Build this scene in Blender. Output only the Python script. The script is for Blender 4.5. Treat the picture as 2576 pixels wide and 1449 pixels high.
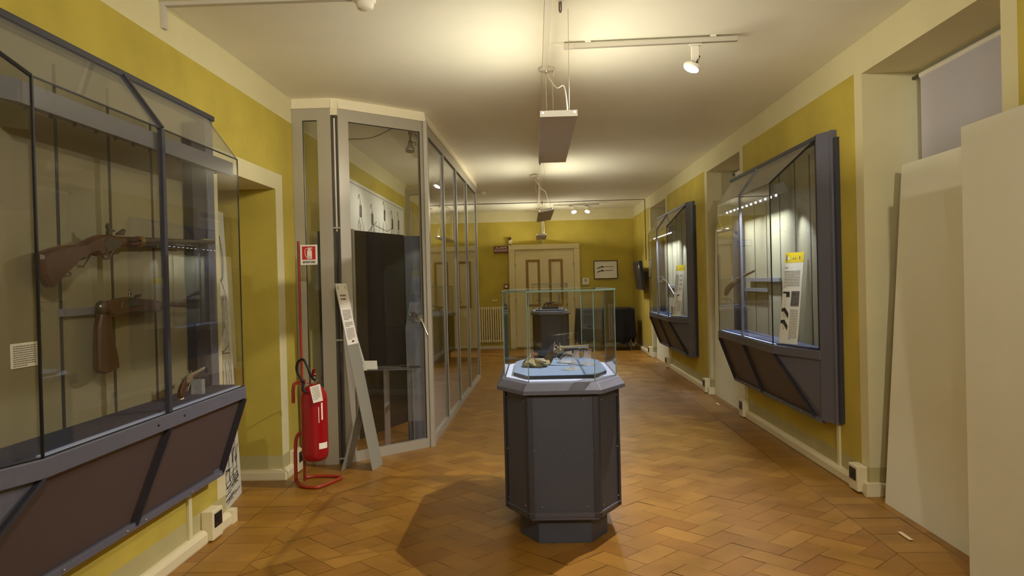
import bpy, bmesh, math, random
from mathutils import Vector, Matrix
random.seed(7)
for o in list(bpy.data.objects): bpy.data.objects.remove(o)
SC = bpy.context.scene
COL = SC.collection

# ------------------------------------------------------------------ camera
F_PX = 1907.12
yaw, pitch, roll = .030457, -.0083137, -.024981
fw = Vector((-math.sin(yaw)*math.cos(pitch), math.cos(yaw)*math.cos(pitch), math.sin(pitch)))
rt = Vector((math.cos(yaw), math.sin(yaw), 0)); up = rt.cross(fw)
r2 = rt*math.cos(roll)+up*math.sin(roll); u2 = -rt*math.sin(roll)+up*math.cos(roll)
cd = bpy.data.cameras.new('camera'); cam = bpy.data.objects.new('camera', cd); COL.objects.link(cam)
M = Matrix((r2, u2, -fw)).transposed().to_4x4(); M.translation = Vector((0, 0, 1.53)); cam.matrix_world = M
cd.sensor_fit = 'HORIZONTAL'; cd.sensor_width = 36; cd.lens = 36*F_PX/2576; cd.clip_start = .05; cd.clip_end = 200
SC.camera = cam

# ------------------------------------------------------------------ world, exposure
w = bpy.data.worlds.new('world'); SC.world = w; w.use_nodes = True
w.node_tree.nodes['Background'].inputs[0].default_value = (.55, .68, 1, 1)
w.node_tree.nodes['Background'].inputs[1].default_value = .35
vs = SC.view_settings
vs.view_transform = 'Standard'; vs.look = 'None'; vs.gamma = 1; vs.use_curve_mapping = False; vs.exposure = 0.74
try:
    SC.cycles.transparent_max_bounces = 48; SC.cycles.max_bounces = 10; SC.cycles.diffuse_bounces = 5
    SC.cycles.glossy_bounces = 5; SC.cycles.sample_clamp_indirect = 6; SC.cycles.blur_glossy = .3
except Exception: pass
UP_L = 2.2          # radiance of the pendant tubes
UP_W = 10.5          # their light, thrown up and sideways by the reflector
WARM = (1, .945, .77)
SPOT_W = 200.0       # the lit track spot
WHITE = (1, .95, .90)
CASE_W = 11.0         # row of LEDs in each wall case on the right
FILL_W = 170.0        # two unseen lamps added behind the camera to light the near walls

def area(name, parent, loc, rot, sx, sy, power, color, spread=math.pi):
    l = bpy.data.lights.new(name, 'AREA'); l.shape = 'RECTANGLE'; l.size = sx; l.size_y = sy; l.energy = power; l.color = color; l.spread = spread
    o = bpy.data.objects.new(name, l); COL.objects.link(o); o.parent = parent; o.location = loc; o.rotation_euler = rot; return o
def spot(name, parent, loc, target, power, color, angle, blend, rad=.03):
    l = bpy.data.lights.new(name, 'SPOT'); l.energy = power; l.color = color; l.spot_size = angle; l.spot_blend = blend; l.shadow_soft_size = rad
    o = bpy.data.objects.new(name, l); COL.objects.link(o); o.parent = parent; o.location = loc
    o.rotation_euler = (Vector(target)-Vector(loc)).to_track_quat('-Z', 'Y').to_euler(); return o

# ------------------------------------------------------------------ materials
def lin(c):
    c = c/255; return c/12.92 if c <= .04045 else ((c+.055)/1.055)**2.4
def rgb(r, g, b): return (lin(r), lin(g), lin(b), 1)
def mat(name, col, rough=.6, metal=0, noise=0, nscale=6, bump=0, bscale=80, spec=.5, emit=None, estr=0):
    m = bpy.data.materials.new(name); m.use_nodes = True; nt = m.node_tree; b = nt.nodes['Principled BSDF']
    b.inputs['Base Color'].default_value = col; b.inputs['Roughness'].default_value = rough; b.inputs['Metallic'].default_value = metal
    b.inputs['Specular IOR Level'].default_value = spec
    if noise or bump:
        tc = nt.nodes.new('ShaderNodeTexCoord')
    if noise:
        n = nt.nodes.new('ShaderNodeTexNoise'); n.inputs['Scale'].default_value = nscale; n.inputs['Detail'].default_value = 5
        nt.links.new(tc.outputs['Object'], n.inputs['Vector'])
        r = nt.nodes.new('ShaderNodeMapRange'); r.inputs[1].default_value = .3; r.inputs[2].default_value = .7
        r.inputs[3].default_value = 1-noise; r.inputs[4].default_value = 1+noise
        nt.links.new(n.outputs[0], r.inputs[0])
        mx = nt.nodes.new('ShaderNodeVectorMath'); mx.operation = 'SCALE'; mx.inputs[0].default_value = col[:3]
        nt.links.new(r.outputs[0], mx.inputs['Scale']); nt.links.new(mx.outputs[0], b.inputs['Base Color'])
    if bump:
        n2 = nt.nodes.new('ShaderNodeTexNoise'); n2.inputs['Scale'].default_value = bscale; nt.links.new(tc.outputs['Object'], n2.inputs['Vector'])
        bp = nt.nodes.new('ShaderNodeBump'); bp.inputs['Strength'].default_value = bump; bp.inputs['Distance'].default_value = .004
        nt.links.new(n2.outputs[0], bp.inputs['Height']); nt.links.new(bp.outputs[0], b.inputs['Normal'])
    if emit:
        b.inputs['Emission Color'].default_value = emit; b.inputs['Emission Strength'].default_value = estr
    return m
def glass(name, tint, rough=0.0, refl=1.0, haze=0.0):
    m = bpy.data.materials.new(name); m.use_nodes = True; nt = m.node_tree; nt.nodes.clear()
    out = nt.nodes.new('ShaderNodeOutputMaterial'); mix = nt.nodes.new('ShaderNodeMixShader')
    t = nt.nodes.new('ShaderNodeBsdfTransparent'); t.inputs[0].default_value = tint
    g = nt.nodes.new('ShaderNodeBsdfGlossy'); g.inputs['Roughness'].default_value = rough
    lw = nt.nodes.new('ShaderNodeLayerWeight'); lw.inputs[0].default_value = .5
    p = nt.nodes.new('ShaderNodeMath'); p.operation = 'POWER'; p.inputs[1].default_value = 5
    ma = nt.nodes.new('ShaderNodeMath'); ma.operation = 'MULTIPLY_ADD'; ma.inputs[1].default_value = .96*refl; ma.inputs[2].default_value = .042*refl
    nt.links.new(lw.outputs['Facing'], p.inputs[0]); nt.links.new(p.outputs[0], ma.inputs[0]); nt.links.new(ma.outputs[0], mix.inputs[0])
    nt.links.new(t.outputs[0], mix.inputs[1]); nt.links.new(g.outputs[0], mix.inputs[2]); nt.links.new(mix.outputs[0], out.inputs[0])
    if haze:
        d = nt.nodes.new('ShaderNodeBsdfDiffuse'); d.inputs[0].default_value = (.9, .92, .95, 1); mh = nt.nodes.new('ShaderNodeMixShader'); mh.inputs[0].default_value = haze
        nt.links.new(mix.outputs[0], mh.inputs[1]); nt.links.new(d.outputs[0], mh.inputs[2]); nt.links.new(mh.outputs[0], out.inputs[0])
    return m
m = MT = {}
CREAM = rgb(212, 203, 158)
m['ceiling'] = mat('ceiling_plaster', rgb(240, 237, 218), .9, noise=.03, nscale=1.2, bump=.15, bscale=30)
m['cream'] = mat('cream_wall_paint', CREAM, .85, noise=.04, nscale=2, bump=.1)
m['yellow'] = mat('yellow_wall_paint', rgb(186, 167, 66), .85, noise=.12, nscale=2.2, bump=.12)
m['greyband'] = mat('grey_green_base_paint', rgb(178, 168, 118), .8, noise=.05)
m['trunk'] = mat('ivory_plastic', rgb(226, 214, 176), .45)
m['case'] = mat('blue_grey_painted_metal', rgb(92, 92, 106), .5, noise=.05, nscale=40, bump=.05, bscale=300)
m['casebody'] = mat('case_paint_lighting_tint', rgb(80, 68, 68), .6, noise=.05, nscale=40)  # same paint as the case; tinted light is put into this darker mauve
m['pedestal'] = mat('blue_grey_pedestal_panel', rgb(64, 66, 78), .55, noise=.05, nscale=40)
m['casedark'] = mat('dark_violet_frame', rgb(50, 48, 57), .5)
m['seam'] = mat('black_silicone_seam', rgb(18, 18, 22), .4)
m['edge'] = mat('green_glass_edge', rgb(120, 150, 142), .2)
m['felt'] = mat('navy_felt', rgb(48, 50, 70), .95, noise=.1, nscale=60)
m['pad'] = mat('blue_grey_felt_pad', rgb(108, 128, 160), .95, noise=.05, nscale=60)
m['ledge'] = mat('pale_blue_ledge', rgb(184, 194, 228), .5)
m['backpanel'] = mat('grey_slotted_back_panel', rgb(128, 118, 88), .8, noise=.03, nscale=4)
m['groove'] = mat('dark_slot', rgb(54, 46, 38), .8)
m['bar'] = mat('grey_mount_bar', rgb(110, 108, 112), .5)
m['glass'] = glass('case_glass', (.985, .99, .985, 1))
m['roofglass'] = glass('sloping_glass', (.95, .96, .95, 1), .02, 1.0, .05)
m['acrylic'] = glass('acrylic_lit_haze', (.95, .96, .97, 1), .02, 1.8, .2)  # brightness of the lit stands put in as white haze
m['acrylic2'] = glass('clear_shelf_acrylic', (.97, .975, .98, 1), .01, 1.4, .05)
m['alu'] = mat('satin_aluminium', rgb(182, 176, 160), .38, metal=.35)
m['aludark'] = mat('dark_bronze_profile', rgb(78, 70, 58), .5)
m['white'] = mat('white_enamel', rgb(228, 222, 205), .45)
m['offwhite'] = mat('rough_white_filler', rgb(236, 226, 196), .95, bump=.6, bscale=60)
m['board'] = mat('plain_white_board', rgb(236, 234, 214), .8, noise=.02, nscale=2)
m['blind'] = mat('grey_white_blind_fabric', rgb(188, 184, 190), .9)
m['red'] = mat('extinguisher_red', rgb(150, 12, 20), .3)
m['redtube'] = mat('orange_red_tube', rgb(150, 46, 26), .35)
m['signred'] = mat('sign_red', rgb(196, 30, 26), .5)
m['paper'] = mat('white_paper', rgb(236, 230, 214), .7)
m['ink'] = mat('dark_ink', rgb(38, 34, 30), .8)
m['greyink'] = mat('grey_ink', rgb(120, 112, 100), .8)
m['rubber'] = mat('black_rubber', rgb(24, 22, 24), .5)
m['black'] = mat('black_plastic', rgb(22, 20, 24), .4)
m['cloth'] = mat('black_cloth', rgb(14, 12, 16), .9, noise=.2, nscale=8)
m['screen'] = mat('dark_display_panel', rgb(50, 44, 40), .8, noise=.06, nscale=3)
m['bluescreen'] = mat('blue_grey_display_panel', rgb(92, 96, 108), .8)
m['metalboard'] = mat('brushed_grey_metal', rgb(156, 154, 140), .45, metal=.2)
m['steel'] = mat('polished_gun_metal', rgb(214, 206, 190), .22, metal=.9)
m['darksteel'] = mat('dark_gun_barrel', rgb(104, 96, 90), .3, metal=.8)
m['brass'] = mat('old_brass', rgb(170, 136, 84), .3, metal=.8)
m['walnut'] = mat('walnut_stock', rgb(72, 42, 28), .35, noise=.25, nscale=14)
m['leather'] = mat('tan_cloth_wrap', rgb(134, 122, 88), .8, noise=.15, nscale=30)
m['yellowprint'] = mat('yellow_header', rgb(236, 204, 20), .6)
m['photo'] = mat('dark_engraving_print', rgb(96, 88, 84), .7, noise=.7, nscale=60)
m['doorbrown'] = mat('ochre_brown_moulding', rgb(150, 112, 44), .6)
m['door'] = mat('cream_door_paint', rgb(222, 208, 158), .6)
m['frame'] = mat('dark_wood_frame', rgb(64, 34, 24), .5)
m['lampgrey'] = mat('lamp_grey_enamel', rgb(196, 188, 172), .5)
m['tube'] = mat('fluorescent_tube', (1, 1, 1, 1), .5, emit=(*WARM, 1), estr=UP_L)
m['lamp'] = mat('lit_lamp_face', (1, 1, 1, 1), .5, emit=(1, .97, .9, 1), estr=40)
m['led'] = mat('lit_led', (1, 1, 1, 1), .5, emit=(.9, .95, 1, 1), estr=4)
m['reflector'] = mat('unlit_reflector', rgb(210, 200, 170), .3, metal=.6)
m['terracotta'] = mat('floor_joint', rgb(92, 58, 24), .9)
m['alarmred'] = mat('dark_red_plastic', rgb(112, 36, 26), .5)
m['tape'] = mat('cream_tape', rgb(222, 196, 150), .6)
m['translucent'] = mat('window_pane_light', rgb(180, 190, 210), .6)
m['mural'] = mat('mural_sheet', rgb(206, 204, 186), .6)

# ------------------------------------------------------------------ mesh helpers
class MB:
    def __init__(s): s.v = []; s.f = []; s.mi = []; s.cur = 0; s.sm = []
    def add(s, vs_, fs, smooth=False):
        n = len(s.v); s.v += [tuple(p) for p in vs_]
        for f in fs: s.f.append([i+n for i in f]); s.mi.append(s.cur); s.sm.append(smooth)
        return s
    def box(s, x0, x1, y0, y1, z0, z1):
        if x0 > x1: x0, x1 = x1, x0
        if y0 > y1: y0, y1 = y1, y0
        if z0 > z1: z0, z1 = z1, z0
        return s.add([(x0,y0,z0),(x1,y0,z0),(x1,y1,z0),(x0,y1,z0),(x0,y0,z1),(x1,y0,z1),(x1,y1,z1),(x0,y1,z1)],
              [(0,3,2,1),(4,5,6,7),(0,1,5,4),(1,2,6,5),(2,3,7,6),(3,0,4,7)])
    def prism(s, poly, vec):
        n = len(poly); vec = Vector(vec); a = [Vector(p) for p in poly]; b = [p+vec for p in a]
        return s.add(a+b, [list(range(n))[::-1], list(range(n, 2*n))]+[(i, (i+1) % n, n+(i+1) % n, n+i) for i in range(n)])
    def quad(s, a, b, c, d): return s.add([a, b, c, d], [(0, 1, 2, 3)])
    def slab(s, poly, t):            # thin pane: polygon pushed both ways along its normal
        P = [Vector(p) for p in poly]; nrm = (P[1]-P[0]).cross(P[2]-P[0]).normalized()
        return s.prism([p-nrm*t/2 for p in P], nrm*t)
    def bar(s, a, b, w, h, upv=(0, 0, 1)):
        a, b = Vector(a), Vector(b); d = (b-a).normalized(); u = Vector(upv); sd = d.cross(u)
        if sd.length < 1e-4: sd = d.cross(Vector((1, 0, 0)))
        sd.normalize(); u = sd.cross(d).normalized()
        return s.prism([a+sd*w/2+u*h/2, a-sd*w/2+u*h/2, a-sd*w/2-u*h/2, a+sd*w/2-u*h/2], b-a)
    def tube(s, pts, r, seg=10, caps=True):
        P = [Vector(p) for p in pts]; n = len(P); R = r if isinstance(r, (list, tuple)) else [r]*n
        if n >= 6:                   # long bent tubes: smooth the bends
            Q, T = [], []
            for i in range(n-1):
                a, b, c, d = P[max(i-1, 0)], P[i], P[i+1], P[min(i+2, n-1)]
                for k in range(4):
                    t = k/4; Q.append(.5*((2*b)+(c-a)*t+(2*a-5*b+4*c-d)*t*t+(3*b-a-3*c+d)*t*t*t)); T.append(R[i]+(R[i+1]-R[i])*t)
            Q.append(P[-1]); T.append(R[-1]); P, R, n = Q, T, len(Q)
        vs_ = []; prev = None
        for i, p in enumerate(P):
            t = (P[min(i+1, n-1)]-P[max(i-1, 0)]).normalized()
            if prev is None:
                a = t.cross(Vector((0, 0, 1)))
                if a.length < .05: a = t.cross(Vector((1, 0, 0)))
            else: a = prev-t*prev.dot(t)
            a.normalize(); prev = a; b = t.cross(a)
            vs_ += [p+(a*math.cos(2*math.pi*k/seg)+b*math.sin(2*math.pi*k/seg))*R[i] for k in range(seg)]
        fs = [(i*seg+k, i*seg+(k+1) % seg, (i+1)*seg+(k+1) % seg, (i+1)*seg+k) for i in range(n-1) for k in range(seg)]
        s.add(vs_, fs, True)
        if caps: s.add(vs_[:seg], [list(range(seg))[::-1]]); s.add(vs_[-seg:], [list(range(seg))])
        return s
    def lathe(s, prof, o=(0, 0, 0), d=(0, 0, 1), seg=20):   # prof: (radius, distance along d)
        d = Vector(d).normalized(); o = Vector(o)
        return s.tube_axis([(o+d*h, r) for r, h in prof], d, seg)
    def tube_axis(s, rings, d, seg):
        a = d.cross(Vector((0, 0, 1)))
        if a.length < .05: a = d.cross(Vector((1, 0, 0)))
        a.normalize(); b = d.cross(a); vs_ = []
        for p, r in rings: vs_ += [p+(a*math.cos(2*math.pi*k/seg)+b*math.sin(2*math.pi*k/seg))*max(r, 1e-5) for k in range(seg)]
        n = len(rings)
        s.add(vs_, [(i*seg+k, i*seg+(k+1) % seg, (i+1)*seg+(k+1) % seg, (i+1)*seg+k) for i in range(n-1) for k in range(seg)], True)
        s.add(vs_[:seg], [list(range(seg))[::-1]]); s.add(vs_[-seg:], [list(range(seg))]); return s
    def ball(s, c, rx, ry=None, rz=None, seg=12, rings=8):
        ry = ry or rx; rz = rz or rx; c = Vector(c); vs_ = []
        for i in range(rings+1):
            ph = math.pi*i/rings; r = max(math.sin(ph), .001)
            vs_ += [(c.x+rx*r*math.cos(2*math.pi*k/seg), c.y+ry*r*math.sin(2*math.pi*k/seg), c.z+rz*math.cos(ph)) for k in range(seg)]
        return s.add(vs_, [(i*seg+k, i*seg+(k+1) % seg, (i+1)*seg+(k+1) % seg, (i+1)*seg+k) for i in range(rings) for k in range(seg)], True)
    def loft(s, A, B, cap=True):     # two equal polygons
        n = len(A); return s.add(list(A)+list(B), ([list(range(n))[::-1], list(range(n, 2*n))] if cap else [])+[(i, (i+1) % n, n+(i+1) % n, n+i) for i in range(n)])
    def xf(s, M_):
        s.v = [tuple(M_ @ Vector(p)) for p in s.v]; return s
    def build(s, name, mt, parent=None, bevel=0, world=False, merge=False):
        me = bpy.data.meshes.new(name); off = Vector((0, 0, 0))
        if world:
            if parent:
                q = parent
                while q: off += q.location; q = q.parent
            else:
                xs = [p[0] for p in s.v]; ys = [p[1] for p in s.v]; zs = [p[2] for p in s.v]
                off = Vector(((min(xs)+max(xs))/2, (min(ys)+max(ys))/2, min(zs)))
        vv = [tuple(Vector(p)-off) for p in s.v]
        me.from_pydata(vv, [], s.f); me.update()
        for x in (mt if isinstance(mt, (list, tuple)) else [mt]): me.materials.append(m[x] if isinstance(x, str) else x)
        for i, p in enumerate(me.polygons): p.material_index = s.mi[i]; p.use_smooth = s.sm[i]
        bm = bmesh.new(); bm.from_mesh(me)
        if merge: bmesh.ops.remove_doubles(bm, verts=bm.verts, dist=1e-5)
        bmesh.ops.recalc_face_normals(bm, faces=bm.faces); bm.to_mesh(me); bm.free()
        o = bpy.data.objects.new(name, me); COL.objects.link(o)
        if parent: o.parent = parent
        elif world: o.location = off
        if bevel:
            b = o.modifiers.new('bevel', 'BEVEL'); b.width = bevel; b.segments = 2; b.limit_method = 'ANGLE'
        return o

def thing(name, label, cat, loc=(0, 0, 0), rz=0, group=None):
    o = bpy.data.objects.new(name, None); COL.objects.link(o); o.location = loc; o.rotation_euler = (0, 0, rz); o.empty_display_size = .1
    o['label'] = label; o['category'] = cat
    if group: o['group'] = group
    return o
def tag(o, label, cat, group=None):
    o['label'] = label; o['category'] = cat
    if group: o['group'] = group
    return o
def struct(o): o['kind'] = 'structure'; return o
def copy_tree(o, parent=None):
    c = o.copy(); COL.objects.link(c)
    if parent: c.parent = parent
    for ch in [x for x in bpy.data.objects if x.parent == o]: copy_tree(ch, c)
    return c
def text_mesh(txt, size, name, mt, parent, origin, xdir, updir, align='CENTER', ext=.0006, squeeze=1.0, bold=0.0):
    cu = bpy.data.curves.new('t', 'FONT'); cu.body = txt; cu.size = size; cu.align_x = align; cu.align_y = 'CENTER'; cu.extrude = ext; cu.resolution_u = 3; cu.offset = bold
    t = bpy.data.objects.new('t', cu); COL.objects.link(t)
    dg = bpy.context.evaluated_depsgraph_get(); me = bpy.data.meshes.new_from_object(t.evaluated_get(dg))
    bpy.data.objects.remove(t); bpy.data.curves.remove(cu)
    xd = Vector(xdir).normalized(); ud = Vector(updir).normalized(); nd = xd.cross(ud); o3 = Vector(origin)
    for v in me.vertices: p = v.co.copy(); v.co = o3+xd*p.x*squeeze+ud*p.y+nd*p.z
    me.name = name; me.materials.clear(); me.materials.append(m[mt]); o = bpy.data.objects.new(name, me); COL.objects.link(o); o.parent = parent; return o
def ribbon(mb, pts, w, o, xd, ud, nd, t=.0008):   # flat ink stroke on a sheet: 2D points
    O, X, U, N = Vector(o), Vector(xd), Vector(ud), Vector(nd)
    for (a, b) in zip(pts, pts[1:]):
        A = Vector(a); B = Vector(b); d = B-A
        if d.length < 1e-6: continue
        pn = Vector((-d.y, d.x)).normalized()*w/2
        q = [A+pn, A-pn, B-pn, B+pn]
        mb.add([O+X*p.x+U*p.y+N*t for p in q], [(0, 1, 2, 3)])
def text_rows(mb, o, xd, ud, nd, x0, x1, ytop, ybot, pitch, h, fill=.93, last=.6):
    O, X, U, N = Vector(o), Vector(xd), Vector(ud), Vector(nd); y = ytop
    while y > ybot:
        x = x0; end = x1 if y-pitch > ybot else x0+(x1-x0)*last
        while x < end:
            wd = random.uniform(1.6, 5)*h; e = min(x+wd, end)
            mb.add([O+X*a+U*b+N*.0008 for a, b in ((x, y), (x, y-h), (e, y-h), (e, y))], [(0, 1, 2, 3)]); x = e+h*.55
        y -= pitch

# ------------------------------------------------------------------ room shell
XL, XR, YF, YB, ZC, ZB = -2.046, 2.27, 17.3, -4.2, 3.136, 2.925
JOFF = .19
# floor: herringbone of 15 x 30 cm terracotta tiles plus border courses
def clip(poly, ax, val, keep_less):
    out = []
    for i in range(len(poly)):
        a, b = poly[i], poly[(i+1) % len(poly)]
        ia = (a[ax] <= val) == keep_less; ib = (b[ax] <= val) == keep_less
        if ia: out.append(a)
        if ia != ib:
            t = (val-a[ax])/(b[ax]-a[ax]); out.append((a[0]+(b[0]-a[0])*t, a[1]+(b[1]-a[1])*t))
    return out
W_ = .1485; S2 = math.sqrt(.5)
fb = MB(); cols = []
def tile(poly, g=.0016):
    if len(poly) < 3: return
    cx = sum(p[0] for p in poly)/len(poly); cy = sum(p[1] for p in poly)/len(poly)
    A = abs(sum(poly[i][0]*poly[(i+1) % len(poly)][1]-poly[(i+1) % len(poly)][0]*poly[i][1] for i in range(len(poly))))/2
    if A < 4e-4: return
    z = random.gauss(0, .0003)+.001; tx, ty = random.gauss(0, .0014), random.gauss(0, .0014)
    P = []
    for p in poly:
        d = math.hypot(p[0]-cx, p[1]-cy); k = max(0, 1-g*1.3/d)
        x, y = cx+(p[0]-cx)*k, cy+(p[1]-cy)*k; P.append((x, y, z+(x-cx)*tx+(y-cy)*ty))
    fb.add(P, [list(range(len(P)))]); cols.append((random.random(), random.random()))
XB0, XB1 = -1.62, 1.93
ox, oy = -.594, 4.373
for i in range(-70, 130):
    for j in range(-80, 130):
        # herringbone on lattice: cell pair (horizontal + vertical) stepping
        if (i-j) % 4 == 0: a0, b0, a1, b1 = i, j, i+2, j+1
        elif (i-j) % 4 == 3: a0, b0, a1, b1 = i, j, i+1, j+2
        else: continue
        q = []
        for a, b in ((a0, b0), (a1, b0), (a1, b1), (a0, b1)):
            a = (a-1)*W_; b *= W_; q.append((ox+(a-b)*S2, oy+(a+b)*S2))
        if max(p[0] for p in q) < XB0 or min(p[0] for p in q) > XB1 or max(p[1] for p in q) < 1.5 or min(p[1] for p in q) > YF: continue
        q = clip(q, 0, XB0, False); q = clip(q, 0, XB1, True) if q else q
        tile(q)
y = 1.5
while y < YF:
    for x0, x1 in ((XB1, XB1+.30), (XB1+.30, XB1+.60), (XB1+.60, XB1+.90), (XB0-.30, XB0), (XB0-.60, XB0-.3), (XB0-.90, XB0-.6)):
        tile([(x0, y), (x1, y), (x1, y+.149), (x0, y+.149)])
    y += .149
ntile = len(fb.f)
fb.cur = 1
fb.add([(-2.9, YB, -.002), (2.95, YB, -.002), (2.95, YF+.2, -.002), (-2.9, YF+.2, -.002), (-2.9, YB, -.15), (2.95, YB, -.15), (2.95, YF+.2, -.15), (-2.9, YF+.2, -.15)],
       [(0, 1, 2, 3), (7, 6, 5, 4), (0, 4, 5, 1), (1, 5, 6, 2), (2, 6, 7, 3), (3, 7, 4, 0)])
tm = bpy.data.materials.new('terracotta_tiles'); tm.use_nodes = True; nt = tm.node_tree; b = nt.nodes['Principled BSDF']
at = nt.nodes.new('ShaderNodeAttribute'); at.attribute_name = 'tile'
cr = nt.nodes.new('ShaderNodeValToRGB'); e = cr.color_ramp.elements
e[0].position = 0; e[0].color = rgb(138, 92, 28); e[1].position = 1; e[1].color = rgb(158, 114, 44)
for p_, c_ in ((.3, rgb(143, 99, 31)), (.6, rgb(147, 103, 34)), (.8, rgb(151, 107, 36))):
    x = e.new(p_); x.color = c_
sep = nt.nodes.new('ShaderNodeSeparateColor'); nt.links.new(at.outputs['Color'], sep.inputs[0]); nt.links.new(sep.outputs[0], cr.inputs[0])
tc = nt.nodes.new('ShaderNodeTexCoord'); n1 = nt.nodes.new('ShaderNodeTexNoise'); n1.inputs['Scale'].default_value = 3.2; n1.inputs['Detail'].default_value = 8
nt.links.new(tc.outputs['Object'], n1.inputs['Vector'])
mr = nt.nodes.new('ShaderNodeMapRange'); mr.inputs[1].default_value = .3; mr.inputs[2].default_value = .7; mr.inputs[3].default_value = .82; mr.inputs[4].default_value = 1.14
nt.links.new(n1.outputs[0], mr.inputs[0]); sc = nt.nodes.new('ShaderNodeVectorMath'); sc.operation = 'SCALE'
nt.links.new(cr.outputs[0], sc.inputs[0]); nt.links.new(mr.outputs[0], sc.inputs['Scale']); nt.links.new(sc.outputs[0], b.inputs['Base Color'])
rr = nt.nodes.new('ShaderNodeMapRange'); rr.inputs[3].default_value = .3; rr.inputs[4].default_value = .5; nt.links.new(n1.outputs[0], rr.inputs[0]); nt.links.new(rr.outputs[0], b.inputs['Roughness'])
n3 = nt.nodes.new('ShaderNodeTexNoise'); n3.inputs['Scale'].default_value = 25; nt.links.new(tc.outputs['Object'], n3.inputs['Vector'])
bp = nt.nodes.new('ShaderNodeBump'); bp.inputs['Strength'].default_value = .25; bp.inputs['Distance'].default_value = .004
nt.links.new(n3.outputs[0], bp.inputs['Height']); nt.links.new(bp.outputs[0], b.inputs['Normal'])
b.inputs['Specular IOR Level'].default_value = .42
fo = MB(); me = bpy.data.meshes.new('floor'); me.from_pydata(fb.v, [], fb.f); me.update(); me.materials.append(tm); me.materials.append(m['terracotta'])
ca = me.color_attributes.new('tile', 'FLOAT_COLOR', 'CORNER')
for i, p in enumerate(me.polygons):
    p.material_index = fb.mi[i]; cc = cols[i] if i < ntile else (.5, .5)
    for li in p.loop_indices: ca.data[li].color = (cc[0], cc[1], 0, 1)
bm = bmesh.new(); bm.from_mesh(me); bmesh.ops.recalc_face_normals(bm, faces=bm.faces)
for f in bm.faces:
    if f.material_index == 0 and f.normal.z < 0: f.normal_flip()
bm.to_mesh(me); bm.free()
flo = bpy.data.objects.new('floor', me); COL.objects.link(flo); struct(flo)
struct(MB().box(-2.9, 2.95, YB, YF+.2, ZC, ZC+.2).build('ceiling', 'ceiling'))

# painted wall faces. materials: 0 cream, 1 yellow, 2 grey base
WM = ['cream', 'yellow', 'greyband']
def rect_y(mb, X, y0, y1, z0, z1, mi):
    if y1-y0 < 1e-4 or z1-z0 < 1e-4: return
    mb.cur = mi; mb.add([(X, y0, z0), (X, y1, z0), (X, y1, z1), (X, y0, z1)], [(0, 1, 2, 3)])
def pier(mb, X, y0, y1, zt, s0=.13, s1=.13):      # wall between openings: cream strips s0/s1, yellow field, grey base, cream cornice
    rect_y(mb, X, y0, y1, 0, JOFF, 2)
    rect_y(mb, X, y0, y0+s0, JOFF, ZB, 0); rect_y(mb, X, y1-s1, y1, JOFF, ZB, 0)
    rect_y(mb, X, y0+s0, y1-s1, JOFF, ZB, 1); rect_y(mb, X, y0, y1, ZB, ZC, 0)
# right wall with window recesses
OPR = [(3.73, 5.276), (8.38, 9.975), (13.10, 14.83)]
ZO = 2.895; XD = 2.62
wr = MB(); yy = YB
for k, (a, b_) in enumerate(OPR):
    pier(wr, XR, yy, a, ZB, 0 if k == 0 else .125, .125); yy = b_
    rect_y(wr, XR, a, b_, ZO, ZC, 0)
    for Y in (a, b_):
        wr.cur = 0; wr.add([(XR, Y, JOFF), (XD+.3, Y, JOFF), (XD+.3, Y, ZO), (XR, Y, ZO)], [(0, 1, 2, 3)])
        wr.cur = 2; wr.add([(XR, Y, 0), (XD+.3, Y, 0), (XD+.3, Y, JOFF), (XR, Y, JOFF)], [(0, 1, 2, 3)])
    wr.cur = 0; wr.add([(XR, a, ZO), (XD+.3, a, ZO), (XD+.3, b_, ZO), (XR, b_, ZO)], [(0, 1, 2, 3)])
pier(wr, XR, yy, YF, ZB, .12, 0)
struct(wr.build('wall_right', WM))
for k, (a, b_) in enumerate(OPR):                  # window behind each blind
    wb = MB(); X0 = XD+.08
    wb.box(X0, X0+.06, a, b_, .0, .9); wb.box(X0, X0+.06, a, b_, ZO-.12, ZO); wb.box(X0, X0+.06, a, a+.1, .9, ZO-.12); wb.box(X0, X0+.06, b_-.1, b_, .9, ZO-.12)
    wb.box(X0, X0+.06, (a+b_)/2-.04, (a+b_)/2+.04, .9, ZO-.12)
    wo = struct(wb.build('window_%d' % (k+1), 'white')); 
    MB().box(X0+.02, X0+.03, a+.1, b_-.1, .9, ZO-.12).build('pane', 'glass', wo)
    bl = thing('roller_blind', ['grey-white roller blind above the two tall white boards nearest the camera', 'grey-white roller blind in the recess between the two wall cases', 'grey-white roller blind in the farthest window recess'][k], 'blind', (XD, (a+b_)/2, 1.0), group='roller blinds in the window recesses')
    hw = (b_-a)/2-.02
    MB().box(-.004, 0, -hw, hw-.08, -.9, 1.83).build('fabric', 'blind', bl)
    MB().tube([(0.015, -hw, 1.85), (.015, hw-.06, 1.85)], .022).build('roller', 'white', bl)
    MB().tube([(0.0, hw-.05, 1.85), (0, hw+.02, 1.85)], .012).build('bracket', 'aludark', bl)
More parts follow.
